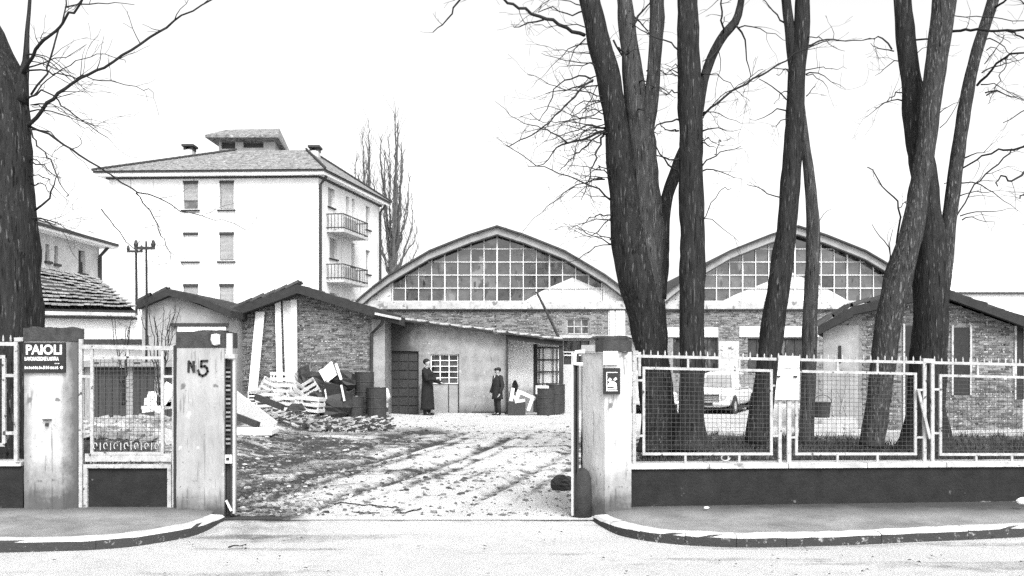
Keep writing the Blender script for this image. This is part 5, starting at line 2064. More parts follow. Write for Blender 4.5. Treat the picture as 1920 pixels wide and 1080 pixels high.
# ------------------------------------------------------------------ poplars behind the apartment house
def poplar(label, Y, base, tops, seed):
    t = thing('poplar_tree', label, 'tree', (X(base[0], Y), Y, -.1), 'bare poplars behind the halls')
    r = random.Random(seed)
    tw = MB()
    P, R = px_line([(base[0], 715, 18), (base[0], base[1], 15), (base[0] + 1, base[1] - 40, 10)], Y, 0, seed)
    MB().tube(P, R, 9, bump=.1, seed=seed).build('trunk', M_twigfar, t, smooth=True)
    for (tx, ty, w) in tops:
        bx, by = base[0] + r.uniform(-2, 2), base[1] + r.uniform(-26, 30)
        mx = tx + (bx - tx) * .32
        pts = [(bx, by, w), (bx + (mx - bx) * .45, by + (ty - by) * .22, w * .9), (mx, by + (ty - by) * .5, w * .7), (tx + r.uniform(-3, 3), by + (ty - by) * .78, w * .45), (tx, ty, w * .2)]
        P, R = px_line(pts, Y, r.uniform(-1.5, 1.5), seed)
        P = [p + Vector((r.gauss(0, .04), r.gauss(0, .05), 0)) if i else p for i, p in enumerate(P)]
        MB().tube(P[::3] + [P[-1]], [max(.012, q) for q in R[::3]] + [.012], 5, cap=False).build('limb', M_twigfar, t, smooth=True)
        for i in range(6, len(P)):
            if r.random() < .42:
                s = Vector((r.uniform(-.6, .6), r.uniform(-.6, .6), 1))
                L = r.uniform(.6, 2.0)
                e = P[i] + s.normalized() * L
                tw.tube([P[i], P[i].lerp(e, .5) + Vector((r.uniform(-.1, .1), 0, -.04)), e], [.016, .013, .008], 4, cap=False)
    tw.build('twigs', M_twigfar, t, kind='stuff')


poplar('bare poplar beside the corner of the apartment house', 76,
       (735, 520), [(716, 250, 6), (722, 285, 7), (728, 300, 5), (741, 215, 7), (746, 230, 9), (752, 270, 8), (756, 290, 6), (764, 360, 5), (772, 385, 5), (778, 420, 4), (768, 330, 4), (738, 340, 6), (718, 340, 4), (710, 400, 4), (712, 430, 4), (782, 450, 3), (729, 250, 4)], 41)
poplar('bare poplar half hidden behind the apartment roof', 84,
       (694, 470), [(668, 300, 5), (679, 250, 5), (681, 285, 6), (690, 225, 5), (692, 265, 7), (700, 330, 4), (674, 330, 4), (686, 300, 5), (706, 350, 4)], 43)


def shrub(label, Y, px, py0, py1, spread, seed, n=9):
    t = thing('bare_shrub', label, 'shrub', (X(px, Y), Y, gh(X(px, Y), Y)), 'bare shrubs in the left garden')
    r = random.Random(seed)
    tw = MB()
    for k in range(n):
        dx = r.uniform(-1, 1) * spread
        pts = wl_([(px + dx * .1, py0), (px + dx * .3, py0 + (py1 - py0) * .4), (px + dx * .7, py0 + (py1 - py0) * .75), (px + dx, py1 + r.uniform(0, 30))], 2.6, .9)
        branch(t, pts, Y, seed * 7 + k, tw, dens=1.5, tl=.5, dy=r.uniform(-.4, .4))
    tw.build('twigs', M_twig, t, kind='stuff')


shrub('bare shrub in front of the grey gable store', 19, 300, 760, 565, 45, 51)
shrub('bare shrub in front of the tiled outbuilding', 20, 232, 760, 585, 28, 53, 6)


# utility poles
def utility_pole(label, Y, px, ytop, wpx, seed):
    t = thing('utility_pole', label, 'utility pole', (X(px, Y), Y, 0), 'utility poles left of the apartment house')
    r = wpx / F * Y / 2
    MB().tube([Vector((X(px, Y), Y, -.2)), W(px + 1, (ytop + 640) / 2, Y), W(px, ytop, Y)], [r * 1.1, r, r * .8], 8).build('pole', M_twig, t)
    zt = Z(ytop + 14, Y)
    x = X(px, Y)
    MB().span(x - .28, x + .28, Y - .14, Y - .08, zt - .04, zt + .04).build('crossarm', M_dark, t)
    for dx in (-.24, .24):
        MB().lathe((x + dx, Y - .11, zt + .04), [(.05, 0), (.07, .06), (.05, .12), (.03, .18)], 8).build('insulator', M_dark, t)


utility_pole('left of two thin utility poles, rising beyond the low tile roof', 36, 255, 458, 5, 1)
utility_pole('right of two thin utility poles, in front of the grey gable store', 27.2, 274, 452, 4.5, 2)

p = thing('leaning_pole', 'thin dark pole leaning from the plastered shed roof across the hall glazing', 'pole', tuple(W(1050, 640, 31.4)))
MB().tube([W(1051, 640, 31.3), W(1030, 595, 31.3), W(1006, 547, 31.3)], [.045, .04, .035], 6).build('pole', M_dark, p)

# ------------------------------------------------------------------ planks, crates, drums, scrap
def plank(name, label, p, q, w, th, m, cat='plank', group=None):
    t = MB()
    t.bar(p, q, w, th, side=(0, 1, 0))
    return tag(t.build(name, m), label, cat, group)


YS = 29.5
G = 'boards leaning on the brick shed'
def ground_at(px, Y):
    return Vector((X(px, Y), Y, gh(X(px, Y), Y)))


a = ground_at(471, 28.7) + Vector((0, 0, .12)); b = W(488, 585, YS - .1)
plank('leaning_plank', 'broad white plank leaning alone on the brick shed', a, b, .26, .045, M_white, group=G)
for px0, px1, yt, w, lab in ((526, 521, 566, .17, 'narrow white board leaning left of two others on the shed'), (545, 538, 564, .25, 'wide speckled board leaning between two narrow ones'), (552, 551, 562, .18, 'narrow white board leaning right of the wide speckled board')):
    plank('leaning_board', lab, ground_at(px0, 28.9), W(px1, yt, YS - .08), w, .035, M_wood if w > .2 else M_white, group=G)
plank('leaning_post', 'short pale post leaning beside the board door', ground_at(720, 30.4), W(721, 660, 30.85), .08, .05, M_wood, 'post')
plank('ground_board', 'long white board lying on the rubble behind the left gate leaf', W(430, 742, 24.3), W(512, 806, 22.3), .42, .05, M_wood)
plank('ground_board', 'dark beam lying across the crate heap foot', W(480, 744, 26.6), W(530, 764, 26.0), .16, .12, M_woodd)
plank('ground_board', 'dark beam lying below the long white board', W(446, 782, 21.8), W(484, 797, 21.4), .14, .1, M_woodd)
t = MB()
c = ground_at(448, 20.6)
t.box((c.x - .1, c.y, c.z + .05), (1.7, 1.1, .09), .1)
tag(t.build('stone_slab', M_white), 'flat white slab on the ground behind the left gate leaf', 'slab')
t = MB()
for i in range(3):
    c = W(300, 745 + i * 9, 23.5)
    t.box(c, (.5 + .14 * i, .3, .16), R=Matrix.Rotation(.25 - .2 * i, 3, 'Y'))
tag(t.build('rubble_block', M_white), 'pale broken slabs piled behind the pedestrian gate', 'rubble')
plank('ground_board', 'white board tilted over pale slabs behind the pedestrian gate', W(288, 770, 22.9), W(323, 722, 23.2), .3, .06, M_white)


def crate_proto(name, w, d, h, ns, m, label, slat_h=.085):
    t = thing(name, label, 'crate', (0, 0, 0), 'slatted crates heaped by the brick shed')
    me = MB().box((0, 0, 0), (w, .014, slat_h)).mesh('slat', m)
    me2 = MB().box((0, 0, 0), (.014, d, slat_h)).mesh('slat', m)
    for k in range(ns):
        z = slat_h / 2 + k * (h - slat_h) / (ns - 1)
        for s in (-1, 1):
            instance(me, 'slat', t, (0, s * d / 2, z))
            instance(me2, 'slat', t, (s * (w / 2 - .008), 0, z))
    nb = max(4, int(d / .09))
    meb = MB().box((0, 0, 0), (w - .03, .055, .012)).mesh('bottom_slat', M_woodd)  # darker wood puts the shade inside the crate into the colour
    for k in range(nb):
        instance(meb, 'bottom_slat', t, (0, -d / 2 + d * (k + .5) / nb, .008))
    mp = MB().box((0, 0, 0), (.04, .04, h)).mesh('corner_post', m)
    for sx in (-1, 1):
        for sy in (-1, 1):
            instance(mp, 'corner_post', t, (sx * (w / 2 - .03), sy * (d / 2 - .03), h / 2))
    return t


c0 = crate_proto('slatted_crate', .72, .48, .40, 3, M_wood, 'pale slatted crate on top of the heap, left of the shed boards')


def put(px, py, Y, rot, label):
    p = W(px, py, Y)
    global c0_used
    if not c0_used:
        c0_used = True
        c0.location = p; c0.rotation_euler = rot; c0['label'] = label
        return c0
    return copy_thing(c0, p, label=label, tilt=rot)


c0_used = False
put(537, 770, 27.6, (0, .04, .1), 'pale slatted crate on the ground at the heap foot, right of the dark beam')
put(508, 763, 27.9, (0, -.06, -.1), 'pale slatted crate on the heap foot beside the leaning white plank')
put(533, 744, 28.2, (.1, .05, .15), 'pale slatted crate in the middle layer of the heap')
put(504, 741, 28.3, (.2, .5, .3), 'pale slatted crate tipped towards the broad white plank')
put(488, 752, 28.0, (1.35, 0, .35), 'pale slatted crate standing on its side by the white plank foot')
put(532, 724, 28.4, (0, .03, .05), 'topmost pale slatted crate under the leaning boards')
put(556, 752, 28.0, (.5, .6, .5), 'pale slatted crate tilted against the dark scrap')
put(582, 745, 28.1, (.3, -.55, .2), 'pale slatted crate tipped over beside the dark scrap')
put(580, 771, 27.4, (0, .1, -.2), 'pale slatted crate low at the front of the dark scrap')


# dark scrap heap: bent sheets and tubs, each its own thing
def scrap(label, px, py, Y, r, sq, m=M_dark, seed=0, cat='scrap sheet'):
    rr = random.Random(seed)
    mb = MB()
    c = W(px, py, Y)
    mb.lump(c, r, sq, rr, (9, 7), .22)
    return tag(mb.build('scrap_heap', m), label, cat)


scrap('tall crumpled dark scrap leaning on the shed below the boards', 573, 728, 28.8, .42, (.8, .5, 1.6), seed=1)
scrap('crumpled dark scrap sheet in the middle of the heap', 598, 722, 28.6, .42, (1.2, .6, .9), seed=2)
scrap('broad dark scrap mass at the right foot of the heap', 612, 756, 28.0, .52, (1.5, .8, .85), seed=3)
scrap('dark scrap bundle under the tilted white frame', 640, 716, 28.6, .40, (1.1, .6, .8), seed=4)
scrap('low dark rubble lump at the heap edge', 556, 768, 27.0, .2, (1.5, .8, .8), seed=5)

# cube-shaped dark tub
mb = MB()
mb.box(W(624, 738, 28.0), (.62, .5, .55), R=Matrix.Rotation(.25, 3, 'Y') @ Matrix.Rotation(.3, 3, 'Z'))
tb = mb.build('metal_tub', M_black)
tag(tb, 'dark square metal tub tilted in the heap with a pale rim', 'tub')
MB().bar(W(640, 722, 27.7), W(646, 752, 27.65), .05).build('rim', M_whitep, tb)
MB().bar(W(609, 728, 27.7), W(613, 752, 27.65), .035).build('rim', M_whitep, tb)

# white diamond frame (an old window sash) on top of the heap
fr = thing('window_sash', 'old white window sash standing on its corner on the heap', 'window sash', tuple(W(617, 698, 28.3)))
cs = [W(614, 714, 28.3), W(629, 702, 28.35), W(621, 681, 28.4), W(606, 694, 28.3)]
frame4(fr, cs, .075, 'sash_frame', M_whitep)
MB().prism([p_ + Vector((0, .02, 0)) for p_ in cs], (0, .01, 0)).build('sash_board', M_palerefl, fr)
plank('broken_batten', 'white batten standing beside the old window sash', W(640, 712, 28.2), W(630, 682, 28.4), .07, .04, M_whitep, 'batten')
plank('broken_batten', 'white batten lying against the left of the window sash', W(600, 694, 28.2), W(611, 714, 28.1), .08, .04, M_whitep, 'batten')


def drum_proto():
    t = thing('oil_drum', '', 'drum', (0, 0, 0), 'dark oil drums by the sheds')
    mb = MB()
    prof = [(.285, 0), (.292, .02), (.285, .03), (.285, .28), (.297, .295), (.285, .31), (.285, .57), (.297, .585), (.285, .60), (.285, .85), (.293, .865), (.285, .88), (.27, .87), (.27, .86)]
    mb.lathe((0, 0, 0), prof, 20)
    mb.build('drum_body', M_dark, t)
    MB().lathe((.14, .05, .86), [(.04, 0), (.04, .025), (.02, .03)], 8).build('bung', M_woodm, t)
    return t


d0 = drum_proto()
for i, (px, Y, rot, dz, lab) in enumerate(((683, 28.9, 0, .45, 'dark oil drum raised on another at the shed corner'), (683, 28.91, .4, -.42, 'dark oil drum standing below the raised one'), (706, 28.6, .2, 0, 'dark oil drum beside the leaning pale post'),
                                            (664, 28.4, .9, -.25, 'dark oil drum sunk in the heap edge'), (1024, 30.2, .1, -.05, 'dark oil drum left of two in the shed bay'), (1042, 30.35, .7, .05, 'dark oil drum right of two in the shed bay'))):
    g = ground_at(px, Y) + Vector((0, 0, dz))
    if i == 0:
        d0.location = g; d0['label'] = lab
    else:
        copy_thing(d0, g, rot, lab)

# sack on the stack beside the board door
mb = MB()
mb.lump(W(721, 741, 29.2), .24, (.8, .6, .9), random.Random(5), (9, 7), .14)
tag(mb.build('sack', M_sack, smooth=True), 'pale full sack on a short stack beside the board door', 'sack')
for i in range(3):
    c = W(719, 776 - i * 8, 29.3)
    tag(MB().box(c, (.30 - .04 * i, .3, .13), .2 * i).build('stacked_block', M_peb if i != 1 else M_woodd), ('pale lowest block', 'dark middle block', 'pale top block')[i] + ' of the short stack under the sack', 'block')

# scrap in the shed bay
tag(MB().span(X(953, 30.4), X(985, 30.4), 30.1, 30.5, 0, Z(754, 30.4)).build('dark_chest', M_woodd), 'low dark wooden chest on the floor of the shed bay', 'chest')
for i, (a, b, w, m) in enumerate((((958, 752), (962, 728), .10, M_whitep), ((968, 752), (974, 732), .12, M_white), ((984, 768), (960, 740), .08, M_whitep), ((975, 735), (1004, 748), .11, M_white), ((990, 770), (1000, 742), .10, M_whitep), ((966, 754), (984, 750), .09, M_white))):
    plank('scrap_board', ('upright pale scrap board at the left of the bay heap', 'second pale scrap board standing in the bay heap', 'pale scrap board slanting left in the bay heap', 'long pale scrap board slanting right to the drum', 'pale scrap board leaning at the left drum', 'short pale scrap board lying on the dark chest')[i],
          W(a[0], a[1], 30.25 - i * .03), W(b[0], b[1], 30.45 - i * .02), w, .03, m, 'scrap board', 'scrap boards in the shed bay')
tag(MB().lump(W(966, 724, 31.5), .12, (.8, .5, 1.6), random.Random(8), (8, 6), .2).build('dark_bundle', M_coat), 'small dark bundle hanging on the bay wall', 'bundle')
tag(MB().box(W(1017, 731, 30.3), (.42, .3, .26), .1).build('pale_box', M_whitep), 'pale box standing on the left drum in the bay', 'box')
# concrete benches and heap in front of the right brick shed
for i, (a, b, y0, y1, Y) in enumerate(((1516, 1610, 795, 815, 21.8), (1522, 1606, 784, 794, 22.1), (1660, 1698, 812, 840, 17.9))):
    tag(MB().span(X(a, Y), X(b, Y), Y, Y + .5, Z(y1, Y) - .05, Z(y0, Y)).build('concrete_slab', M_conc), ('long pale slab lowest of two before the right brick shed', 'pale slab resting on the lower long one', 'small pale block between the lichened trunks')[i], 'slab')
bk = thing('bucket', 'dark bucket standing on the upper pale slab before the right brick shed', 'bucket', tuple(W(1541, 785, 22.4)))
MB().lathe(tuple(W(1541, 785, 22.4)), [(.16, 0), (.165, .02), (.20, .36), (.212, .37), (.205, .38), (.19, .37), (.185, .34)], 16).build('pail', M_dark, bk)
c_ = W(1541, 785, 22.4)
MB().tube([c_ + Vector((.205 * math.cos(a * .314), -.05, .37 + .17 * math.sin(a * .314))) for a in range(11)], .008, 5).build('handle', M_dark, bk)
for i, (a, b) in enumerate((((1575, 775), (1588, 722)), ((1562, 780), (1560, 730)), ((1590, 785), (1572, 735)))):
    plank('tool_handle', ('tool handle leaning right at the plaster patch', 'upright tool handle at the plaster patch', 'tool handle leaning left at the plaster patch')[i], W(a[0], a[1], 22.9), W(b[0], b[1], 23.5), .035, .03, M_woodm, 'tool handle')

# dark boulder just inside the gate
p = ground_at(1054, 13.0)
tag(MB().lump(p + Vector((0, 0, .08)), .14, (1.1, .8, .9), random.Random(3), (10, 8), .16).build('boulder', M_stone), 'dark boulder inside the gate near the right leaf', 'boulder')
# small bright stone at the right edge of the pavement
tag(MB().lump(W(1917, 939, 10.6), .05, (1.2, .8, .8), random.Random(4), (8, 6), .15).build('white_stone', M_white), 'small white stone at the foot of the right wall', 'stone')
for i, (px, py, Y, s) in enumerate(((1325, 952, 10.5, .022),)):
    tag(MB().lump(W(px, py, Y), s, (1.5, .8, .6), random.Random(14 + i), (7, 5), .2).build('paper_scrap', M_white), ('white scrap on the pavement under the right wall', 'white scrap near the right pillar foot')[i], 'scrap')


# ------------------------------------------------------------------ people
def person(label, loc, rz, height, coat_len, cap, arms, m_coat, legs_m, stance=.16, long=False):
    """one continuous skinned body, clothing as children. arms = (left, right) lists of (shoulder) elbow, wrist in body space (x = right, -y = front)"""
    t = thing('person', label, 'person', loc)
    t.rotation_euler = (0, 0, rz)
    H = height
    v, e, rad = [], [], []

    def add(p, r, parent=None):
        v.append((p[0] * H, p[1] * H, p[2] * H))
        rad.append(r * H)
        if parent is not None:
            e.append((parent, len(v) - 1))
        return len(v) - 1
    pel = add((0, 0, .52), .075)
    bel = add((0, -.004, .60), .072, pel)
    che = add((0, 0, .72), .082, bel)
    shb = add((0, .004, .80), .06, che)
    nek = add((0, .0, .845), .032, shb)
    jaw = add((0, -.012, .885), .042, nek)
    hed = add((0, -.004, .93), .052, jaw)
    top = add((0, .004, .972), .040, hed)
    nose = add((0, -.066, .915), .008, hed)
    for s in (-1, 1):
        hip = add((s * .05, 0, .49), .056, pel)
        kn = add((s * stance * .36, -.008, .275), .036, hip)
        ank = add((s * stance * .42, .01, .05), .022, kn)
        toe = add((s * stance * .48, -.075, .016), .018, ank)
        ear = add((s * .056, .004, .925), .009, hed)
        el, wr = arms[0 if s < 0 else 1]
        sh = add((s * .115, .004, .79), .038, shb)
        elb = add(el, .028, sh)
        wri = add(wr, .018, elb)
        d = (Vector(wr) - Vector(el)).normalized()
        side = Vector((s, 0, 0)) if abs(d.x) < .8 else Vector((0, -1, 0))
        side = (side - d * side.dot(d)).normalized()
        nrm = d.cross(side)
        pal = Vector(wr) + d * .035
        ip = add(pal, .019, wri)
        for k, (o, l) in enumerate(((-.014, .03), (-.005, .036), (.005, .034), (.014, .027))):
            f0 = pal + side * o + d * .014
            a = add(f0, .0056, ip)
            b = add(f0 + d * l * .55 + nrm * .006, .0050, a)
            add(f0 + d * l + nrm * .016, .0042, b)
        th = add(pal - side * .020 - d * .012, .0065, ip)
        add(pal - side * .030 + d * .016 + nrm * .006, .0052, th)
    me = bpy.data.meshes.new('body')
    me.from_pydata(v, e, [])
    o = bpy.data.objects.new('body', me)
    COL.objects.link(o)
    md = o.modifiers.new('Skin', 'SKIN')
    for i, sv in enumerate(me.skin_vertices[0].data):
        sv.radius = (rad[i], rad[i])
        sv.use_root = (i == 0)
    md.use_smooth_shade = True
    sb = o.modifiers.new('Subsurf', 'SUBSURF')
    sb.levels = 2; sb.render_levels = 2
    me.materials.append(M_skin)
    o.parent = t
    ORG[o.name] = Vector()

    def P(name, mb, m):
        ob = bpy.data.objects.new(name, mb.mesh(name, m, (0, 0, 0), True))
        COL.objects.link(ob)
        ob.parent = t
        return ob
    # coat: elliptical rings
    prof = [(.845, .05, .045, .006), (.825, .085, .058, .004), (.80, .128, .07, .004), (.76, .135, .088, .0), (.70, .128, .096, -.004), (.62, .112, .09, -.004), (.55, .118, .092, -.004), (.48, .128, .098, -.004)]
    z = .44
    while z > coat_len:
        prof.append((z, .132 + (.44 - z) * .06, .10 + (.44 - z) * .05, -.004)); z -= .06
    prof.append((coat_len, .136 + (.44 - coat_len) * .06, .104 + (.44 - coat_len) * .05, -.004))
    mb = MB()
    n = 24
    vs_ = []
    for k, (z, rx, ry, y) in enumerate(prof):
        for i in range(n):
            a = 2 * math.pi * i / n
            f = 1 + .035 * math.sin(a * 5 + 1.3) * max(0, (.6 - z)) * 2
            vs_.append((rx * f * math.cos(a) * H, (ry * f * math.sin(a) + y) * H, z * H))
    fs = [(k * n + i, k * n + (i + 1) % n, (k + 1) * n + (i + 1) % n, (k + 1) * n + i) for k in range(len(prof) - 1) for i in range(n)]
    fs.append(tuple((len(prof) - 1) * n + i for i in range(n)))
    mb.add(vs_, fs)
    for s in (-1, 1):
        el, wr = arms[0 if s < 0 else 1]
        sh = Vector((s * .112, .004, .80)); el, wr = Vector(el), Vector(wr)
        pts = [sh - Vector((s * .03, 0, -.004)), sh, sh.lerp(el, .5), el, el.lerp(wr, .5), wr]
        mb.tube([q * H for q in pts], [r_ * H for r_ in (.040, .050, .045, .041, .036, .031)], 12)
    P('coat', mb, m_coat)
    # lapels / shirt front
    mb = MB()
    mb.prism([Vector(q) * H for q in ((-.016, -.064, .832), (.016, -.064, .832), (.002, -.098, .745))], (0, -.004 * H, 0))
    P('shirt_front', mb, M_white)
    mb = MB()
    for s in (-1, 1):
        hip, kn, ank = Vector((s * .05, 0, .5)), Vector((s * stance * .36, -.008, .275)), Vector((s * stance * .42, .01, .035))
        mb.tube([q * H for q in (hip, hip.lerp(kn, .5), kn, kn.lerp(ank, .5), ank)], [r_ * H for r_ in (.064, .056, .046, .042, .038)], 12)
    P('trousers', mb, legs_m)
    mb = MB()
    for s in (-1, 1):
        a = Vector((s * stance * .42, .02, .022)); b = Vector((s * stance * .48, -.085, .018))
        mb.tube([q * H for q in (a + Vector((0, .02, 0)), a, a.lerp(b, .5), b, b + Vector((0, -.018, -.004)))], [r_ * H for r_ in (.016, .024, .026, .022, .010)], 10)
    P('shoes', mb, M_black)
    # hair and cap
    mb = MB()
    r2 = random.Random(2)
    mb.lump((0, .014 * H, .945 * H), .062 * H, (.98, 1.02, .92), r2, (14, 10), .04)
    hr = P('hair', mb, M_hair)
    mb = MB()
    for s in (-1, 1):
        mb.lump((s * .02 * H, -.052 * H, .925 * H), .0075 * H, (1.3, .6, .8), r2, (6, 4), 0)
    mb.box((0, -.054 * H, .893 * H), (.03 * H, .008 * H, .006 * H))
    P('eyes_and_mouth', mb, M_hair)
    if cap:
        mb = MB()
        mb.lathe((0, .004 * H, .955 * H), [(.064 * H, -.01 * H), (.07 * H, .0), (.072 * H, .018 * H), (.05 * H, .034 * H), (.01 * H, .04 * H)], 18)
        mb.prism([Vector(q) * H for q in ((-.055, -.03, .948), (-.04, -.085, .938), (0, -.10, .936), (.04, -.085, .938), (.055, -.03, .948))], (0, 0, .008 * H))
        P('cap', mb, M_hair)
    return t


Yp = 30.2
# front (-y) turned towards +x: rotate about z by +90 deg
person('person in a long dark overcoat facing right, forearms held forward, by the glazed door', ground_at(801, Yp), math.radians(72), 1.74, .10, False,
       (((-.155, -.06, .63), (-.10, -.215, .645)), ((.155, -.07, .62), (.075, -.235, .57))), M_coat, M_coat)
person('person in a knee-length dark coat and cap looking left before the plastered wall', ground_at(933, Yp), math.radians(-58), 1.47, .34, True,
       (((-.165, .0, .62), (-.15, -.08, .47)), ((.17, .02, .61), (.165, -.05, .455))), M_coat2, M_coat2, .14)


# ------------------------------------------------------------------ cars seen through the fence
def car_proto():
    t = thing('parked_car', '', 'car', (0, 0, 0), 'pale cars parked before the right hall')
    # front towards -y. stations: y, half width, z bottom, z top
    st = [(-1.92, .50, .34, .60), (-1.88, .62, .28, .68), (-1.7, .69, .24, .74), (-1.2, .73, .22, .80), (-.7, .745, .22, .84), (0, .75, .22, .85), (.8, .745, .22, .85), (1.4, .72, .23, .83), (1.75, .66, .27, .76), (1.86, .56, .32, .68)]
    mb = MB()
    n = 20

    def ring(y, hw, zb, zt, e=.55):
        out = []
        cz, hz = (zb + zt) / 2, (zt - zb) / 2
        for i in range(n):
            a = 2 * math.pi * i / n
            c, s = math.cos(a), math.sin(a)
            out.append((hw * math.copysign(abs(c) ** e, c), y, cz + hz * math.copysign(abs(s) ** e, s)))
        return out

    def loft(mb, rings):
        vs_ = [p for r_ in rings for p in r_]
        m = len(rings)
        fs = [(k * n + i, (k + 1) * n + i, (k + 1) * n + (i + 1) % n, k * n + (i + 1) % n) for k in range(m - 1) for i in range(n)]
        fs += [tuple(range(n)), tuple((m - 1) * n + i for i in reversed(range(n)))]
        mb.add(vs_, fs)
    loft(mb, [ring(*s) for s in st])
    mb.build('body', M_car, t, smooth=True)
    mb = MB()
    # cabin: bottom and roof outlines joined
    base = [(-.62, -.72), (.62, -.72), (.68, -.2), (.68, .9), (.58, 1.45), (-.58, 1.45), (-.68, .9), (-.68, -.2)]
    roof = [(-.48, -.28), (.48, -.28), (.54, 0), (.54, .75), (.46, 1.08), (-.46, 1.08), (-.54, .75), (-.54, 0)]
    m = len(base)
    vs_ = [(x, y, .80) for x, y in base] + [(x, y, 1.28) for x, y in roof] + [(x * .7, y * .8 + .08, 1.34) for x, y in roof]
    fs = [(i, (i + 1) % m, m + (i + 1) % m, m + i) for i in range(m)] + [(m + i, m + (i + 1) % m, 2 * m + (i + 1) % m, 2 * m + i) for i in range(m)] + [tuple(2 * m + i for i in range(m))]
    mb.add(vs_, fs)
    mb.build('cabin', M_car, t)

    def pane(name, q):
        c = sum((Vector(p) for p in q), Vector()) / 4
        nrm = (Vector(q[1]) - Vector(q[0])).cross(Vector(q[3]) - Vector(q[0])).normalized()
        if nrm.dot(c - Vector((0, .2, 1))) < 0:
            nrm = -nrm
        q2 = [c + (Vector(p) - c) * .84 + nrm * .004 for p in q]
        MB().prism(q2, nrm * .008).build(name, M_carglass, t)
    b3 = [Vector((x, y, .82)) for x, y in base]; r3 = [Vector((x, y, 1.27)) for x, y in roof]
    pane('windscreen', (b3[0], b3[1], r3[1], r3[0]))
    pane('rear_window', (b3[4], b3[5], r3[5], r3[4]))
    for i in (2, 6):
        j = i + 1
        mid_b, mid_r = b3[i].lerp(b3[j], .5), r3[i].lerp(r3[j], .5)
        pane('side_window', (b3[i], mid_b, mid_r, r3[i]))
        pane('side_window', (mid_b, b3[j], r3[j], mid_r))
    for sx in (-1, 1):
        for y in (-1.2, 1.18):
            w = MB().lathe((sx * .66, y, .28), [(.2, -.075), (.275, -.07), (.28, -.05), (.28, .05), (.275, .07), (.2, .075)], 20, 'X').build('wheel', M_rubber, t)
            MB().lathe((sx * .66 + sx * .072, y, .28), [(.17, -.01), (.17, .008), (.06, .02), (.02, .022)], 16, 'X').build('hub_cap', M_chrome, w)
            MB().lathe((sx * .728, y, .30), [(.325, -.03), (.325, .012), (.27, .014)], 20, 'X').build('wheel_arch', M_black, t)
        hl = MB().lathe((sx * .52, -1.89, .60), [(.10, .05), (.10, -.03), (.085, -.045)], 16, 'Y').build('headlight', M_chrome, t)
        MB().lathe((sx * .52, -1.94, .60), [(.075, 0), (.07, -.012), (.02, -.02)], 12, 'Y').build('lens', M_palerefl, hl)
    MB().span(-.40, .40, -1.945, -1.87, .40, .68).build('grille', M_black, t)
    for k in range(5):
        z = .43 + k * .055
        MB().span(-.39, .39, -1.958, -1.946, z, z + .016).build('grille_bar', M_chrome, t)
    for y, s in ((-1.99, 1), (1.90, 1)):
        MB().tube([(-.70, y + (.10 if y < 0 else -.1), .36), (-.60, y, .36), (.60, y, .36), (.70, y + (.10 if y < 0 else -.1), .36)], .055, 8).build('bumper', M_chrome, t)
    MB().span(-.24, .24, -2.06, -2.045, .31, .41).build('number_plate', M_black, t)
    MB().span(-.72, .72, -1.6, 1.6, .16, .235).build('underside', M_black, t)
    return t


car = car_proto()
car['label'] = 'pale rounded car facing the fence between the straight and the leaning trunks'
car.location = ground_at(1368, 31.0) + Vector((0, 1.2, -.02))
car.rotation_euler = (0, 0, math.radians(-26))
copy_thing(car, ground_at(1214, 31.2) + Vector((0, 1.4, .0)), math.radians(8), 'pale rounded car half hidden behind the triple-stemmed tree')


# ------------------------------------------------------------------ ground cover
def scatter(name, m, n, xr, yr, fn, shape, seed, dens):
    r = np.random.default_rng(seed)
    mb = MB()
    rr = random.Random(seed)
    k = 0
    while k < n:
        y = yr[0] + (yr[1] - yr[0]) * r.random() ** 1.7
        x = r.uniform(*xr(y))
        if r.random() > dens(x, y):
            k += .2
            continue
        shape(mb, x, y, fn(x, y), rr)
        k += 1
    o = mb.build(name, m, kind='stuff')
    return o


def mud1(x, y):
    return lut(LUT_M, x, y)


wide = lambda y: (-.54 * y, .54 * y)
scatter('mud_clods', M_clod, 6500, lambda y: (-.30 * y - .6, .10 * y), (10.7, 30), ghl,
        lambda mb, x, y, z, r: mb.lump((x, y, z + .004), r.choice((.008, .012, .016, .02, .03)) * r.uniform(.8, 1.4), (1.2, 1, .6), r, (6, 4), .3), 61,
        lambda x, y: mud1(x, y) ** 1.6)
scatter('rubble', M_peb, 1300, lambda y: (-.50 * y, -.10 * y), (10.7, 28), ghl,
        lambda mb, x, y, z, r: mb.lump((x, y, z + .006), r.choice((.01, .015, .022, .035)) * r.uniform(.8, 1.3), (1.2, 1, .6), r, (6, 4), .3), 62,
        lambda x, y: mud1(x, y))


def leaf(mb, x, y, z, r):
    a = r.uniform(0, 6.28)
    L, w = r.uniform(.010, .028), r.uniform(.007, .015)
    c, s = math.cos(a), math.sin(a)
    h = r.uniform(.004, .018)
    mb.add([(x - c * L, y - s * L, z + .004), (x - s * w, y + c * w, z + h), (x + c * L, y + s * L, z + .005), (x + s * w, y - c * w, z + h * .6)], [(0, 1, 2), (0, 2, 3)])


scatter('fallen_leaves', M_leaf, 3600, wide, (10.7, 32), ghl, leaf, 63, lambda x, y: .25 + .75 * mud1(x, y))
scatter('fallen_leaves', M_leaf, 260, lambda y: (-5, 5.5), (5.5, 10.3), ghl, leaf, 64, lambda x, y: 1)


def tuft(mb, x, y, z, r):
    for i in range(5):
        a = r.uniform(0, 6.28)
        h = r.uniform(.05, .17)
        w = r.uniform(.006, .012)
        dx, dy = r.uniform(-.08, .08), r.uniform(-.08, .08)
        bx, by = x + r.uniform(-.03, .03), y + r.uniform(-.03, .03)
        mb.add([(bx - w * math.cos(a), by - w * math.sin(a), z - .01), (bx + w * math.cos(a), by + w * math.sin(a), z - .01), (bx + dx, by + dy, z + h)], [(0, 1, 2)])


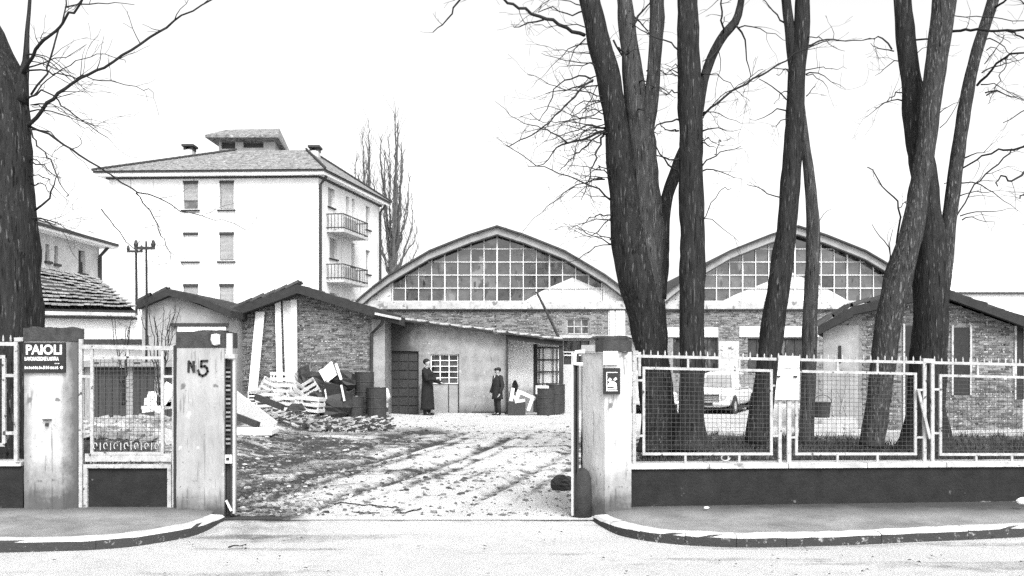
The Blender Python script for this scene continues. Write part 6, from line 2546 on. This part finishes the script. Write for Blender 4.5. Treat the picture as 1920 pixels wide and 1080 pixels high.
scatter('winter_grass', M_grass, 9000, lambda y: (.135 * y - .1, .58 * y + .5), (11.2, 20), ghl, tuft, 65, lambda x, y: .9 if y < 18 else .35)
scatter('winter_grass', M_grass, 1500, lambda y: (-.56 * y, -.36 * y), (11.2, 18), ghl, tuft, 66, lambda x, y: .5)

for nm, m, n, sd in (('rubble', M_peb, 420, 67), ('heap_litter', M_woodd, 420, 68)):
    scatter(nm, m, n, lambda y: (-.30 * y, -.125 * y), (23.5, 29), ghl,
            lambda mb, x, y, z, r: mb.box((x, y, z + .03), (r.uniform(.06, .5), r.uniform(.03, .09), r.uniform(.02, .07)), R=Matrix.Rotation(r.uniform(-.5, .5), 3, 'Y') @ Matrix.Rotation(r.uniform(0, 3.1), 3, 'Z')), sd, lambda x, y: 1)
scatter('rubble', M_peb, 380, lambda y: (-.44 * y, -.33 * y), (17, 26), ghl,
        lambda mb, x, y, z, r: mb.box((x, y, z + .04), (r.uniform(.08, .5), r.uniform(.05, .2), r.uniform(.03, .14)), R=Matrix.Rotation(r.uniform(-.5, .5), 3, 'Y') @ Matrix.Rotation(r.uniform(0, 3.1), 3, 'Z')), 69, lambda x, y: 1)

# a broken tar edge and twigs on the driveway threshold
for i, (a, b, w) in enumerate((((626, 948), (736, 952), .035), ((660, 962), (712, 964), .03), ((750, 965), (790, 955), .03), ((425, 972), (462, 968), .03), ((428, 1022), (462, 1018), .025))):
    mb = MB()
    r = random.Random(70 + i)
    n = 9
    pts = []
    for k in range(n):
        px, py = a[0] + (b[0] - a[0]) * k / (n - 1), a[1] + (b[1] - a[1]) * k / (n - 1) + r.uniform(-1.2, 1.2)
        Y = CAMZ * F / (py - HOR) * .975
        x = X(px, Y)
        pts.append(Vector((x, Y, gh(x, Y) + .008)))
    mb.tube(pts, [w * .3 * r.uniform(.5, 1.3) for _ in pts], 5)
    tag(mb.build('fallen_twig', M_twig), ('long dark stick lying across the driveway threshold', 'thin dark stick just in front of the long one', 'bent dark stick right of the long one on the threshold', 'short dark stick by the left gate leaf foot', 'short dark stick on the road before the left pillar')[i], 'stick', 'sticks on the driveway')
